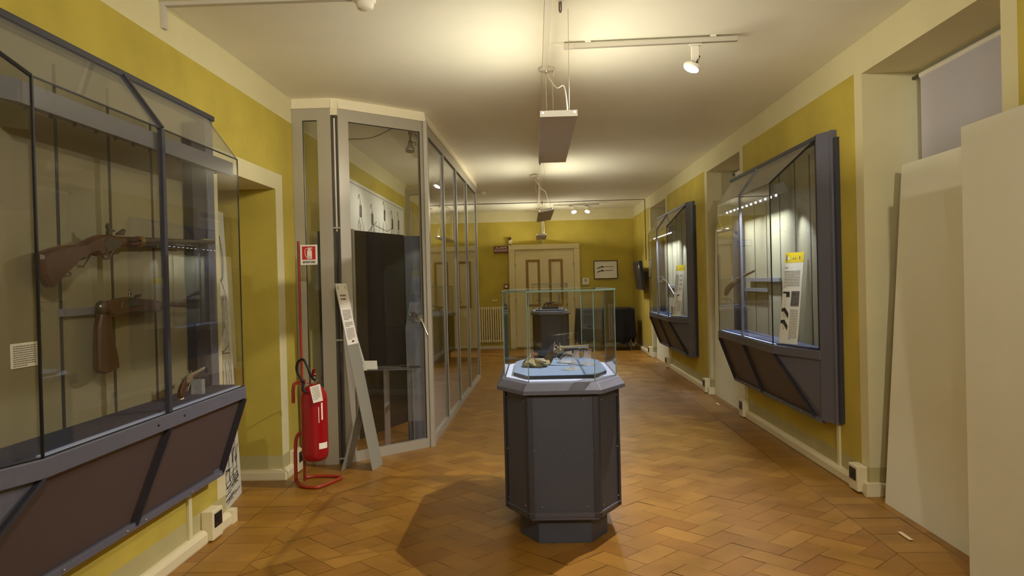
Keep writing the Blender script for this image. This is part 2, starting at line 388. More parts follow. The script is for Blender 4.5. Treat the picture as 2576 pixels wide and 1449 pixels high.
# left wall with one recess
wl = MB(); A0, A1, ZN = 4.87, 5.98, 2.315
rect_y(wl, XL, YB, A0, 0, JOFF, 2); rect_y(wl, XL, YB, A0-.13, JOFF, ZN+.13, 1); rect_y(wl, XL, A0-.13, A0, JOFF, ZN+.13, 0)
rect_y(wl, XL, A0, A1, ZN, ZN+.13, 0); rect_y(wl, XL, YB, A1+.165, ZN+.13, ZB, 1); rect_y(wl, XL, A1, A1+.165, JOFF, ZN+.13, 0)
rect_y(wl, XL, A1, YF, 0, JOFF, 2); rect_y(wl, XL, A1+.165, YF, JOFF, ZB, 1); rect_y(wl, XL, YB, YF, ZB, ZC, 0)
XN = -2.62
for Y in (A0, A1):
    wl.cur = 1 if Y == A1 else 0
    wl.add([(XL, Y, JOFF), (XN, Y, JOFF), (XN, Y, ZN), (XL, Y, ZN)], [(0, 1, 2, 3)])
    wl.cur = 2; wl.add([(XL, Y, 0), (XN, Y, 0), (XN, Y, JOFF), (XL, Y, JOFF)], [(0, 1, 2, 3)])
wl.cur = 0; wl.add([(XL, A0, ZN), (XN, A0, ZN), (XN, A1, ZN), (XL, A1, ZN)], [(0, 1, 2, 3)])
wl.cur = 1; wl.add([(XN, A0, 0), (XN, A1, 0), (XN, A1, ZN), (XN, A0, ZN)], [(0, 1, 2, 3)])
struct(wl.build('wall_left', WM))
# far wall, back wall
wf = MB()
wf.cur = 0; wf.add([(XL, YF, ZB-.03), (XR, YF, ZB-.03), (XR, YF, ZC), (XL, YF, ZC)], [(0, 1, 2, 3)])
wf.cur = 1; wf.add([(XL, YF, 0), (XR, YF, 0), (XR, YF, ZB-.03), (XL, YF, ZB-.03)], [(0, 1, 2, 3)])
struct(wf.build('wall_back', WM))
wk = MB(); wk.cur = 1; wk.add([(XL, YB, 0), (XR, YB, 0), (XR, YB, ZC), (XL, YB, ZC)], [(0, 1, 2, 3)]); struct(wk.build('wall_front', WM))

# ------------------------------------------------------------------ skirting trunking
def trunk(mb, p0, p1, th=.042, h=.082):
    # rounded skirting conduit from p0 to p1 (wall line), side given by nrm
    (x0, y0), (x1, y1), (nx, ny) = p0, p1, trunk.n
    prof = [(0, 0), (th*.9, 0), (th, .012), (th, h*.72), (th*.8, h*.93), (th*.45, h), (0, h)]
    mb.loft([(x0+nx*a, y0+ny*a, z) for a, z in prof], [(x1+nx*a, y1+ny*a, z) for a, z in prof])
br = MB()
for y0, y1 in ((YB, OPR[0][0]), (OPR[0][1], OPR[1][0]), (OPR[1][1], OPR[2][0]), (OPR[2][1], YF-.01)):
    trunk.n = (-1, 0); trunk(br, (XR, y0-.03), (XR, y1+.03))
for a, b_ in OPR:
    trunk.n = (0, -1); trunk(br, (XR-.03, b_), (XD+.07, b_))
    br.box(XR-.045, XR+.07, b_-.047, b_, 0, .088)
struct(br.build('baseboard_right', 'trunk'))
bl_ = MB(); trunk.n = (1, 0); trunk(bl_, (XL, YB), (XL, A0+.03)); trunk(bl_, (XL, A1-.03), (XL, 6.42))
trunk.n = (0, -1); trunk(bl_, (XN, A1), (XL+.03, A1)); bl_.box(XL, XL+.047, A0-.02, A0+.06, 0, .088)
trunk.n = (1, 0); trunk(bl_, (XL, 12.2), (XL, YF)); struct(bl_.build('baseboard_left', 'trunk'))
bb = MB(); trunk.n = (0, -1); trunk(bb, (XL, YF), (-.62, YF)); trunk(bb, (1.06, YF), (XR, YF)); struct(bb.build('baseboard_back', 'trunk'))

# socket boxes on the skirting
def socket_box(x, y, side, label):
    t = thing('socket_box', label, 'power socket', (x, y, 0), group='socket boxes on the skirting')
    b0 = MB(); s = side
    b0.box(0, s*.072, -.075, .075, .012, .188).build('housing', 'trunk', t, bevel=.006)
    p = MB(); p.box(s*.072, s*.078, -.052, .052, .085, .168); p.build('socket_plate', 'black', t, bevel=.003)
    q = MB(); q.lathe([(.019, 0), (.019, .003)], (s*.0775, 0, .126), (s, 0, 0), 14).build('socket', 'rubber', t)
    return t
socket_box(XR, 5.385, -1, 'ivory box with black socket nearest on the right skirting, beside the white boards')
socket_box(XR, 8.29, -1, 'ivory socket box below the far end of the nearer right wall case')
socket_box(XR, 10.09, -1, 'ivory socket box below the near end of the farther right wall case')
socket_box(XR, 12.99, -1, 'ivory socket box below the far end of the farther right wall case')
socket_box(XR, 14.94, -1, 'ivory socket box nearest the far wall on the right skirting')
socket_box(XL, 4.57, 1, 'ivory box with black socket below the big left wall case')
socket_box(XL, 6.22, 1, 'ivory socket box on the left skirting behind the fire extinguisher')
def riser(x, y, s, z1, label):
    tag(MB().box(x, x+s*.016, y-.02, y+.02, .08, z1).build('cable_riser', 'cream', world=True), label, 'cable duct', 'cable risers under the wall cases')
riser(XL, 4.33, 1, .42, 'thin vertical cable duct under the left wall case')
riser(XR, 5.78, -1, .42, 'thin vertical cable duct under the nearer right wall case')
riser(XR, 12.85, -1, .42, 'thin vertical cable duct under the farther right wall case')

# ------------------------------------------------------------------ wall display cases
VE = 1.87; VI = 2.42; VO = 2.61; UF = .272; ZT = .94; ZTB = .868; ZG = 2.306; ZR_ = 2.56
def wall_case(side, X, Y, label, lit):
    t = thing('wall_display_case', label, 'display case', (X, Y, 0), group='wall-hung display cases')
    def P(u, v, z): return (-side*u, -v, z)
    def bx(mb, u0, u1, v0, v1, z0, z1): return mb.box(-side*u0, -side*u1, -v0, -v1, z0, z1)
    # back panel with slots
    bx(MB(), .012, .03, -.04, VI, .95, ZR_-.01).build('back_panel', 'backpanel', t)
    g = MB()
    for v in (.16, .56, .96, 1.36, 1.77, 2.12): bx(g, .03, .0315, v-.011, v+.011, .95, 2.5)
    g.build('slots', 'groove', t)
    # end posts and rails against the wall
    def post(nm, pts, z0, z1):
        MB().prism([P(u, v, z0) for u, v in pts], (0, 0, z1-z0)).build(nm, 'case', t, bevel=.003)
    post('end_post', [(0, VO), (.045, VO), (.045, VO-.05), (.09, VI+.02), (.09, VI-.02), (.0, VI-.04)], .40, 2.60)
    MB().prism([P(u, v, .42) for u, v in [(0, VO+.045), (.03, VO+.045), (.03, VO-.001), (0, VO-.001)]], (0, 0, 2.12)).build('end_plate', 'casedark', t)
    post('end_post', [(0, -.10), (.085, -.10), (.085, .015), (.0, .015)], .40, 2.57)
    bx(MB(), .031, .085, .0152, .2, ZT+.02, 2.5).build('inner_post', 'casedark', t)
    bx(MB(), .0, .10, -.10, VI+.02, ZR_, ZR_+.03).build('top_rail', 'casedark', t, bevel=.003)
    # tray: trim band and floor
    def plan(ins, far=0.0): return [(.085, far), (UF+.012-ins, far), (UF+.012-ins, VE+.005-ins*.4), (.10-ins*.3, VI+.02-ins)]
    MB().prism([P(u, v, ZTB) for u, v in [(.0, -.012)]+plan(0, -.012)[1:]+[(0, VI+.02)]], (0, 0, ZT-ZTB)).build('tray', 'case', t, bevel=.004)
    bd = MB(); bd.prism([P(u, v, ZT) for u, v in [(.031, .02), (.235, .02), (.235, VE-.02), (.10, VI-.05), (.031, VI-.05)]], (0, 0, .014)).build('felt_floor', 'felt', t)
    MB().prism([P(u, v, ZT) for u, v in [(.2352, .02), (.262, .02), (.262, VE-.01), (.235, VE-.02)]], (0, 0, .006)).build('ledge', 'ledge', t)
    # lower body: sloping front, chamfer panel, ribs, bottom flange
    zb = .41; a = MB()
    a.add([P(*p) for p in [(0, -.01, ZTB), (.255, -.01, ZTB), (.255, VE, ZTB), (.09, VI, ZTB), (0, VI, ZTB), (0, -.08, zb), (.075, -.08, zb), (.075, VE+.46, zb), (.06, VI+.03, zb), (0, VI+.03, zb)]],
          [(0, 1, 2, 3, 4), (5, 9, 8, 7, 6), (1, 6, 7, 2), (0, 5, 6, 1), (2, 7, 8, 3), (3, 8, 9, 4), (4, 9, 5, 0)])
    a.mi = [0, 0, 0, 0, 1, 1, 1]; a.build('lower_body', ['casebody', 'case'], t)  # sloping front gets the paint with the lighting tint, chamfer without
    for va, vb in ((-.01, -.08), (.93, .93), (VE-.005, VE+.44)):
        MB().bar(P(.262, va, ZTB), P(.082, vb, zb), .014, .05, P(1, 0, .4)).build('rib', 'casedark', t)
    MB().prism([P(u, v, z) for u, v, z in [(.06, -.10, .376), (.10, -.10, .385), (.098, -.10, .418), (.06, -.10, .418)]], P(0, VI+.10, 0)).build('bottom_flange', 'case', t, bevel=.002)
    for v in (-.03, .35, .85, 1.02, 1.5, 2.0, 2.3):
        MB().ball(P(.101, v, .402), .006, seg=8, rings=5).build('screw', 'steel', t)
    for v in (.80, 1.06): MB().ball(P(.285, v, .905), .006, seg=8, rings=5).build('screw', 'seam', t)
    for vv, zz in ((2.13, .72), (2.22, .56)): MB().ball(P(.16-(.72-zz)*.3, vv+.02, zz), .006, seg=8, rings=5).build('screw', 'steel', t)
    # glass
    G = .008
    MB().slab([P(UF, 0, ZT), P(UF, .926, ZT), P(UF, .926, ZG), P(UF, 0, ZG)], G).build('front_pane', 'glass', t)
    MB().slab([P(UF, .934, ZT), P(UF, VE, ZT), P(UF, VE, ZG), P(UF, .934, ZG)], G).build('front_pane', 'glass', t)
    MB().slab([P(UF, VE, ZT), P(.09, VI, ZT), P(.09, VI, ZR_), P(UF, VE, ZG)], G).build('angled_pane', 'glass', t)
    MB().slab([P(UF-.006, 0, ZT), P(.086, 0, ZT), P(.086, 0, ZR_), P(UF-.006, 0, ZG+.004)], G).build('side_pane', 'glass', t)
    MB().slab([P(UF, 0, ZG), P(UF, VE, ZG), P(.092, VI, ZR_), P(.092, 0, ZR_)], G).build('sloping_top_pane', 'roofglass', t)
    # seams and mullion
    sm = MB(); r = .005
    sm.bar(P(UF+.002, VE, ZT), P(UF+.002, VE, ZG), .009, .009); sm.bar(P(UF, VE, ZG), P(.092, VI, ZR_), .01, .012)
    sm.bar(P(UF, 0, ZT), P(UF, 0, ZG), .006, .006); sm.bar(P(UF, 0, ZG), P(.092, 0, ZR_), .004, .004)
    sm.bar(P(UF, 0, ZG), P(UF, VE, ZG), .006, .006); sm.bar(P(UF, 0, ZT), P(UF, VE, ZT), .008, .008); sm.bar(P(UF, VE, ZT), P(.09, VI, ZT), .008, .01)
    sm.bar(P(.09, VI, ZT), P(.09, VI, ZR_), .008, .01)
    sm.build('seams', 'seam', t)
    mu = MB(); mu.bar(P(UF, .93, ZT), P(UF, .93, ZG), .03, .022, P(1, 0, 0)); mu.bar(P(UF, .93, ZG), P(.09, .93, ZR_+.005), .02, .03); mu.build('mullion', 'casedark' if not lit else 'bar', t)
    # lamp housing
    h = MB(); h.prism([P(u, .01, z) for u, z in [(.13, 2.235), (.25, 2.205), (.25, 2.285), (.17, 2.31)]], P(0, 1.9, 0)).build('lamp_housing', 'bar', t)
    for k in range(12):
        v = .15+k*.15
        MB().lathe([(.008, 0), (.009, .018)], P(.2, v, 2.219), (0, 0, -1), 10).build('downlight', 'led' if lit else 'bar', t)
    if lit:
        for k, v in enumerate((.45, 1.25)): area('led_light', t, P(.19, v, 2.195), (0, 0, 0), .02, .7, CASE_W, (.74, .86, 1), 2.2)
        spot('led_beam', t, P(.2, 1.8, 2.19), P(.03, 2.15, 1.5), CASE_W*2.6, (.74, .86, 1), 1.0, .8, .01)
    return t
case_left = wall_case(1-2, XL, 4.52, 'large dim glass case on the left wall holding long flintlock guns', False)
case_r1 = wall_case(1, XR, 8.33, 'lit glass case on the right wall, nearer one with the taller-looking info panel', True)
case_r2 = copy_tree(case_r1); case_r2.location = (XR, 13.33, 0)
case_r2['label'] = 'lit glass case on the right wall, farther one beside the screen'
case_r1['label'] = 'lit glass case on the right wall, nearer one beside the white boards'

# ------------------------------------------------------------------ free-standing octagonal cases
def octo(hx, hy, fx, sy): # half sizes, half front face, half side face
    return [(-fx, -hy), (fx, -hy), (hx, -sy), (hx, sy), (fx, hy), (-fx, hy), (-hx, sy), (-hx, -sy)]
def floor_case(x, y, label):
    t = thing('pedestal_display_case', label, 'display case', (x, y, 0), group='octagonal pedestal display cases')
    def pr(nm, mt, pl, z0, z1, bev=0, pl2=None):
        mb = MB(); mb.loft([(a, b, z0) for a, b in pl], [(a, b, z1) for a, b in (pl2 or pl)]); return mb.build(nm, mt, t, bevel=bev)
    pr('plinth', 'pedestal', octo(.262, .54, .153, .36), 0, .17, .003)
    pr('body', 'pedestal', octo(.345, .613, .197, .362), .17, .886)
    e = .003; pl = octo(.35, .62, .201, .366)
    pr('bottom_flange', 'case', octo(.335, .605, .190, .355), .155, .20, 0, octo(.352, .622, .203, .368))
    for i in range(8):
        p = Vector(pl[i]); a = Vector(pl[i-1]); b = Vector(pl[(i+1) % 8]); da = (a-p).normalized(); db = (b-p).normalized()
        mb = MB(); q = [p, p+da*.028, p+da*.028-(p*.012), p-(p*.012), p+db*.028-(p*.012), p+db*.028]
        mb.prism([(v.x, v.y, .17) for v in (p, p+da*.03, p*.985, p+db*.03)], (0, 0, .716)).build('corner_strip', 'casedark' if i not in (0,) else 'casedark', t)
    pr('trim', 'case', octo(.385, .662, .222, .39), .884, .905, 0)
    pr('rim', 'case', octo(.385, .662, .222, .39), .905, .944, .002, octo(.352, .622, .202, .362))
    pr('ledge', 'ledge', octo(.330, .585, .188, .345), .9442, .952)
    pr('pad_board', 'seam', octo(.284, .499, .199, .299), .9525, .972)
    pr('felt_pad', 'pad', octo(.285, .50, .20, .30), .9722, .975)
    gp = octo(.3375, .59, .19, .345); z0, z1 = .945, 1.465
    for i in range(8):
        a, b = gp[i], gp[(i+1) % 8]
        MB().slab([(a[0], a[1], z0), (b[0], b[1], z0), (b[0], b[1], z1), (a[0], a[1], z1)], .006).build('glass_pane', 'glass', t)
    MB().prism([(a, b, z1+.001) for a, b in octo(.343, .596, .193, .348)], (0, 0, .008)).build('glass_lid', 'glass', t)
    for i, (a, b) in enumerate(gp): MB().box(a-.0024, a+.0024, b-.0024, b+.0024, z0, z1).build('glass_edge', 'edge', t)
    rm = MB()
    for i in range(8): rm.bar((*octo(.343, .596, .193, .348)[i], z1+.005), (*octo(.343, .596, .193, .348)[(i+1) % 8], z1+.005), .004, .009)
    rm.build('lid_edge', 'edge', t)
    for (px, pz) in ((-.12, .85), (.12, .85), (0, .56), (-.17, .56), (.17, .56), (-.13, .235), (.13, .235), (-.13, .19), (.13, .19), (-.18, .84), (.18, .84)):
        MB().ball((px, -.616 if pz > .21 else -.612, pz), .004, seg=8, rings=5).build('screw', 'steel', t)
    for sx in (1, -1):
        for (k, pz) in ((.15, .84), (.85, .84), (.15, .235), (.85, .235), (.85, .53)):
            a = Vector((.201, -.62)); b = Vector((.35, -.366)); p = a+(b-a)*k
            MB().ball((sx*p.x, p.y, pz), .004, seg=8, rings=5).build('screw', 'steel', t)
    return t
case_mid = floor_case(.14, 4.95, 'blue-grey octagonal pedestal case in the middle foreground with ornate pistols inside')
case_far = copy_tree(case_mid); case_far.location = (.285, 15.0, 0)
case_far['label'] = 'blue-grey octagonal pedestal case near the double door holding an open pistol box'

# ------------------------------------------------------------------ pistols and guns
def side_view(P):
    return P
def flat(mb, pts, th, O, X, U, N):   # 2D outline pushed to both sides with a rounded edge
    O, X, U, N = Vector(O), Vector(X), Vector(U), Vector(N); n = len(pts)
    cx = sum(p[0] for p in pts)/n; cy = sum(p[1] for p in pts)/n
    def ring(k, s):
        out = []
        for i, p in enumerate(pts):
            a = Vector(pts[i-1]); b = Vector(pts[(i+1) % n]); d = (b-a); nn = Vector((d.y, -d.x))
            nn = nn.normalized() if nn.length > 0 else nn
            if ((Vector(p)-Vector((cx, cy))).dot(nn) < 0) and ccw < 0: nn = -nn
            q = Vector(p)-nn*k*(1 if ccw > 0 else 1); out.append(O+X*q.x+U*q.y+N*s)
        return out
    ar = sum(pts[i][0]*pts[(i+1) % n][1]-pts[(i+1) % n][0]*pts[i][1] for i in range(n)); ccw = 1 if ar > 0 else -1
    if ccw < 0: pts = pts[::-1]; ccw = 1
    k = th*.22; R_ = [ring(k, -th/2), ring(0, -th/4), ring(0, th/4), ring(k, th/2)]
    vs_ = sum(R_, []); fs = [list(range(n))[::-1], list(range(3*n, 4*n))]+[(j*n+i, j*n+(i+1) % n, (j+1)*n+(i+1) % n, (j+1)*n+i) for j in range(3) for i in range(n)]
    mb.add(vs_, fs, False); return mb
def smooth_pts(p, it=1):
    for _ in range(it):
        q = []
        for i in range(len(p)):
            a, b = p[i], p[(i+1) % len(p)]
            q += [(a[0]*.75+b[0]*.25, a[1]*.75+b[1]*.25), (a[0]*.25+b[0]*.75, a[1]*.25+b[1]*.75)]
        p = q
    return p
def cock(mb, x, z, s, O, X, U, N):     # curled flintlock hammer
    O, X, U, N = Vector(O), Vector(X), Vector(U), Vector(N)
    f = lambda a, b, c=0: O+X*(x+a*s)+U*(z+b*s)+N*c
    mb.tube([f(0, 0), f(-.004, .012), f(.002, .024), f(-.003, .036), f(.004, .046)], [.006*s, .005*s, .004*s, .0035*s, .003*s], 8)
    mb.tube([f(.0, .024), f(.014, .028), f(.026, .024)], [.004*s, .005*s, .002*s], 8); mb.ball(f(.004, .047), .0045*s, seg=8, rings=6)
def pistol(name, label, loc, rz, pitch_, s=1.0, barrels=1, mb_metal='steel', grip='walnut', group=None, wheel=False):
    """side-view pistol along local +X, grip at origin, barrel pointing +X"""
    t = thing(name, label, 'pistol', loc, 0, group)
    t.rotation_euler = (0, -pitch_, rz); t.scale = (s, s, s)
    O, X, U, N = (0, 0, 0), (1, 0, 0), (0, 0, 1), (0, 1, 0)
    g = smooth_pts([(-.01, -.01), (.0, -.045), (.02, -.06), (.04, -.05), (.055, -.02), (.09, .015), (.14, .028), (.25, .034), (.25, .05), (.13, .06), (.08, .056), (.04, .04), (.01, .015)], 2)
    flat(MB(), g, .026, O, X, U, N).build('grip', grip, t)
    b = MB()
    ys = [0] if barrels == 1 else [-.011, .011]
    for yy_ in ys: b.tube([(.10, yy_, .058), (.2, yy_, .058), (.33, yy_, .056), (.335, yy_, .056)], [.0125, .0115, .010, .012], 14)
    b.build('barrel', mb_metal, t)
    for yy_ in ys: MB().lathe([(.0075, 0), (.0075, .003)], (.334, yy_, .056), (1, 0, 0), 12).build('muzzle', 'seam', t)
    l = MB(); l.box(.07, .15, -.017, -.012, .028, .058); l.box(.07, .15, .012, .017, .028, .058)
    for sy in ((-.019,) if barrels == 1 else (-.019, .019)): cock(l, .085, .052, 1.0, (0, sy, 0), X, U, N); cock(l, .125, .056, .7, (0, sy, 0), X, U, N)
    if wheel: l.lathe([(.02, -.004), (.02, .004)], (.11, -.02, .04), (0, 1, 0), 18)
    l.build('lock', mb_metal, t)
    gd = MB(); gd.tube([(.055, 0, .0), (.075, 0, -.02), (.105, 0, -.022), (.128, 0, .0), (.15, 0, .024)], .0025, 6); gd.tube([(.09, 0, .01), (.085, 0, -.008)], .002, 6)
    gd.build('trigger_guard', mb_metal, t)
    MB().ball((.018, 0, -.05), .02, .018, .014).build('butt_cap', mb_metal, t)
    return t
def dagger(label, loc, rz, L=.42, group='daggers on the glass shelf'):
    t = thing('dagger', label, 'dagger', loc, rz, group)
    MB().prism([(0, -.009, 0), (L*.66, 0, 0), (0, .009, 0)], (0, 0, .004)).build('blade', 'steel', t)
    MB().lathe([(.006, 0), (.009, .03), (.006, .06), (.009, .09), (.012, .105), (.004, .115)], (-.003, 0, .008), (-1, 0, 0), 12).build('handle', 'darksteel', t)
    MB().tube([(0, -.035, .008), (0, .035, .008)], .004, 8).build('crossguard', 'steel', t); return t
def easel(label, x, y, z, h, w_, lean, rz, group='clear acrylic stands in the middle case'):
    t = thing('acrylic_stand', label, 'stand', (x, y, z), rz, group)
    MB().box(-w_/2-.02, w_/2+.02, -.05, .05, 0, .004).build('foot', 'acrylic', t)
    MB().slab([(-w_/2, .01, .004), (w_/2, .01, .004), (w_/2, .01+lean, h), (-w_/2, .01+lean, h)], .005).build('upright', 'acrylic', t)
    return t

# middle case contents
PZ = .975
easel('clear acrylic stand nearest the glass in the middle case', .205, 4.70, PZ, .115, .05, .05, -.9)
easel('clear acrylic stand under the muzzle end of the raised pistol', .33, 4.97, PZ, .10, .05, -.02, .4)
easel('clear acrylic stand with slots behind the raised pistol', .20, 5.13, PZ, .11, .075, .0, .1)
pistol('flintlock_pistol', 'long ornate steel pistol raised on clear stands in the middle case', (.055, 5.02, PZ+.05), -.35, .08, .92, 1, 'steel', 'darksteel', wheel=True)
pistol('flintlock_pistol', 'short heavy pistol pointing to the viewer at the right of the middle case', (.245, 5.07, PZ+.095), -1.0, -.15, .62, 1, 'brass', 'darksteel')
pistol('flintlock_pistol', 'double-barrelled pistol lying on a tan cloth wrap in the middle case', (-.09, 4.98, PZ+.022), -.85, -.10, .62, 2, 'steel', 'walnut')
wr_ = MB(); wr_.ball((0, 0, .0), .085, .055, .028, 48, 26); wr_ = tag(wr_.build('cloth_wrap', 'leather'), 'crumpled tan cloth wrap under the double-barrelled pistol', 'cloth'); wr_.location = (-.005, 4.90, PZ+.020)
for v in wr_.data.vertices:
    a = v.co.copy(); v.co += Vector((math.sin(a.y*110+a.z*60)*.009, math.sin(a.x*75+a.z*90)*.009, (math.sin(a.x*95+a.y*130)+.6*math.sin(a.x*210-a.y*160))*.006*(1 if a.z > 0 else .2)))
    v.co.z = max(v.co.z, -.0195)
pistol('pocket_pistol', 'small steel pistol hanging behind the acrylic stands in the middle case', (.15, 5.12, PZ+.05), -.6, -.2, .5, 2, 'steel', 'darksteel')

# far case contents: open box with a pistol set
fbx = thing('open_pistol_box', 'open dark box with a pair of pistols inside the far pedestal case', 'box', (.285, 14.92, PZ))
mb = MB(); mb.box(-.16, .16, -.1, .1, 0, .045); mb.build('box_base', 'walnut', fbx, bevel=.003)
MB().box(-.15, .15, -.09, .09, .0455, .048).build('lining', 'felt', fbx)
MB().bar((.165, 0, .04), (.20, 0, .30), .2, .02, (1, 0, 0)).build('box_lid', 'darksteel', fbx)
for k, (dx, dy, rz_) in enumerate(((-.13, -.03, .1), (-.06, .05, .05))):
    pistol('percussion_pistol', ['small pistol in the front of the open box in the far case', 'small pistol at the back of the open box in the far case'][k], (.285+dx, 14.92+dy, PZ+.085), rz_, .05, .62, 1, 'darksteel', 'walnut')
tag(MB().box(-.02, .02, -.015, .015, 0, .03).build('small_tin', 'darksteel'), 'tiny dark tin left of the open pistol box in the far case', 'tin').location = (.07, 14.7, PZ)

# ------------------------------------------------------------------ left wall case contents
XG = -1.93
O, Xd, Ud, Nd = (XG, 0, 0), (0, 1, 0), (0, 0, 1), (1, 0, 0)
gun = thing('blunderbuss', 'long flintlock gun with dark wooden stock mounted highest in the left case', 'gun', (XG, 3.4, 1.75))
stock = [(2.882, 1.68), (2.905, 1.691), (2.982, 1.713), (3.063, 1.726), (3.157, 1.734), (3.227, 1.761), (3.29, 1.78), (3.332, 1.787), (3.398, 1.787), (3.454, 1.782), (3.655, 1.791), (3.661, 1.777), (3.64, 1.749), (3.583, 1.74), (3.452, 1.738), (3.429, 1.73), (3.395, 1.732), (3.333, 1.692), (3.285, 1.687), (3.275, 1.702), (3.203, 1.691), (3.183, 1.669), (3.149, 1.671), (3.104, 1.639), (3.029, 1.595), (3.002, 1.57), (2.966, 1.551), (2.945, 1.554), (2.917, 1.579), (2.898, 1.608)]
flat(MB(), smooth_pts(stock, 1), .05, O, Xd, Ud, Nd).build('stock', 'walnut', gun, world=True)
MB().tube([(XG, 3.44, 1.766), (XG, 3.654, 1.775), (XG, 3.909, 1.785), (XG, 4.297, 1.801), (XG, 4.50, 1.812)], [.021, .019, .0165, .015, .0145], 14).build('barrel', 'darksteel', gun, world=True)
MB().tube([(XG, 4.36, 1.818), (XG, 4.5, 1.823), (XG, 4.505, 1.824)], [.01, .009, .002], 8).build('bayonet', 'steel', gun, world=True)
mb = MB(); flat(mb, [(3.33, 1.70), (3.45, 1.735), (3.45, 1.775), (3.34, 1.785), (3.30, 1.76), (3.305, 1.72)], .06, O, Xd, Ud, Nd)
flat(mb, [(3.327, 1.784), (3.32, 1.795), (3.328, 1.805), (3.318, 1.823), (3.329, 1.836), (3.343, 1.835), (3.345, 1.818), (3.382, 1.809), (3.382, 1.801), (3.354, 1.796), (3.356, 1.785)], .014, (XG+.03, 0, 0), Xd, Ud, Nd)
flat(mb, [(3.398, 1.787), (3.404, 1.798), (3.456, 1.82), (3.473, 1.815), (3.46, 1.79)], .014, (XG+.03, 0, 0), Xd, Ud, Nd)
mb.build('flint_lock', 'darksteel', gun, world=True)
MB().tube([(XG, 3.335, 1.70), (XG, 3.34, 1.68), (XG, 3.38, 1.68), (XG, 3.43, 1.727)], .005, 8).build('trigger_guard', 'darksteel', gun, world=True)
mb = MB()
for y_ in (3.66, 3.64): mb.lathe([(.026, -.006), (.027, .006)], (XG, y_, 1.772), (0, 1, .04), 16)
mb.build('barrel_band', 'brass', gun, world=True)
mb = MB(); mb.tube([(XG+.01, 3.05+.035*math.cos(a), 1.607+.009*math.sin(a)) for a in [i*math.pi/8 for i in range(17)]], .003, 6, False); mb.build('sling_ring', 'darksteel', gun, world=True)
gun2 = thing('pistol_with_shoulder_stock', 'short gun below it in the left case with a wooden shoulder stock hanging straight down', 'gun', (XG, 3.4, 1.45))
flat(MB(), smooth_pts([(3.3, 1.475), (3.371, 1.492), (3.451, 1.499), (3.522, 1.505), (3.57, 1.497), (3.87, 1.478), (3.867, 1.42), (3.641, 1.425), (3.458, 1.426), (3.435, 1.414), (3.379, 1.42), (3.336, 1.447), (3.299, 1.448)], 1), .04, O, Xd, Ud, Nd).build('frame', 'walnut', gun2, world=True)
flat(MB(), smooth_pts([(3.272, 1.434), (3.352, 1.43), (3.375, 1.358), (3.432, 1.184), (3.399, 1.174), (3.316, 1.163), (3.279, 1.171), (3.259, 1.191)], 1), .035, O, Xd, Ud, Nd).build('shoulder_stock', 'walnut', gun2, world=True)
MB().tube([(XG, 3.50, 1.480), (XG, 3.84, 1.46), (XG, 4.12, 1.446)], [.018, .015, .011], 14).build('barrel', 'darksteel', gun2, world=True)
MB().ball((XG, 3.315, 1.462), .024, .03, .03).build('butt_cap', 'darksteel', gun2, world=True)
mb = MB(); flat(mb, [(3.43, 1.44), (3.60, 1.45), (3.59, 1.495), (3.45, 1.49)], .052, O, Xd, Ud, Nd)
cock(mb, 3.50, 1.495, .9, (XG+.028, 0, 0), Xd, Ud, Nd); cock(mb, 3.36, 1.49, .45, (XG+.01, 0, 0), Xd, Ud, Nd); flat(mb, [(3.545, 1.498), (3.559, 1.513), (3.602, 1.517), (3.589, 1.499)], .012, (XG+.028, 0, 0), Xd, Ud, Nd)
mb.build('flint_lock', 'darksteel', gun2, world=True)
def mount_bar(x0, x1, y0, y1, z0, z1, lab): tag(MB().box(x0, x1, y0, y1, z0, z1).build('mount_bar', 'bar', world=True), lab, 'mount', 'grey bars that hold the guns')
mount_bar(XL+.032, XL+.055, 3.14, 3.92, 1.43, 1.462, 'grey bar on the back panel of the left case behind the lower gun')
mount_bar(XL+.032, XL+.055, 3.70, 4.22, 1.757, 1.782, 'grey bar on the back panel of the left case behind the upper gun barrel')
for (y_, z_, lab_) in ((3.42, 1.755, 'metal peg behind the lock of the upper gun in the left case'), (3.86, 1.77, 'metal peg behind the barrel of the upper gun in the left case'), (3.42, 1.45, 'metal peg behind the lock of the lower gun in the left case'), (3.8, 1.445, 'metal peg behind the barrel of the lower gun in the left case')):
    tag(MB().tube([(XL+.03, y_, z_-.012), (XG-.012, y_, z_-.012)], .005, 8).build('gun_peg', 'bar', world=True), lab_, 'mount', 'pegs behind the left case guns')
pistol('flintlock_pistol', 'small ornate pistol standing on the tray at the right end of the left case', (-1.87, 3.90, 1.0), math.pi/2, .12, .9, 1, 'steel', 'walnut')
tag(MB().box(-1.90, -1.84, 4.10, 4.14, .954, 1.035).build('acrylic_block', 'acrylic', world=True), 'small clear block under the barrel of the tray pistol in the left case', 'stand')
lb = thing('caption_card', 'small white text card fixed to the back panel of the left case', 'label', (XL+.031, 2.92, 1.29))
MB().box(0, .003, -.078, .078, -.048, .048).build('card', 'paper', lb)
mb = MB(); text_rows(mb, (.0032, 0, 0), (0, 1, 0), (0, 0, 1), (1, 0, 0), -.068, .066, .038, -.04, .0085, .0035); mb.build('print', 'greyink', lb)

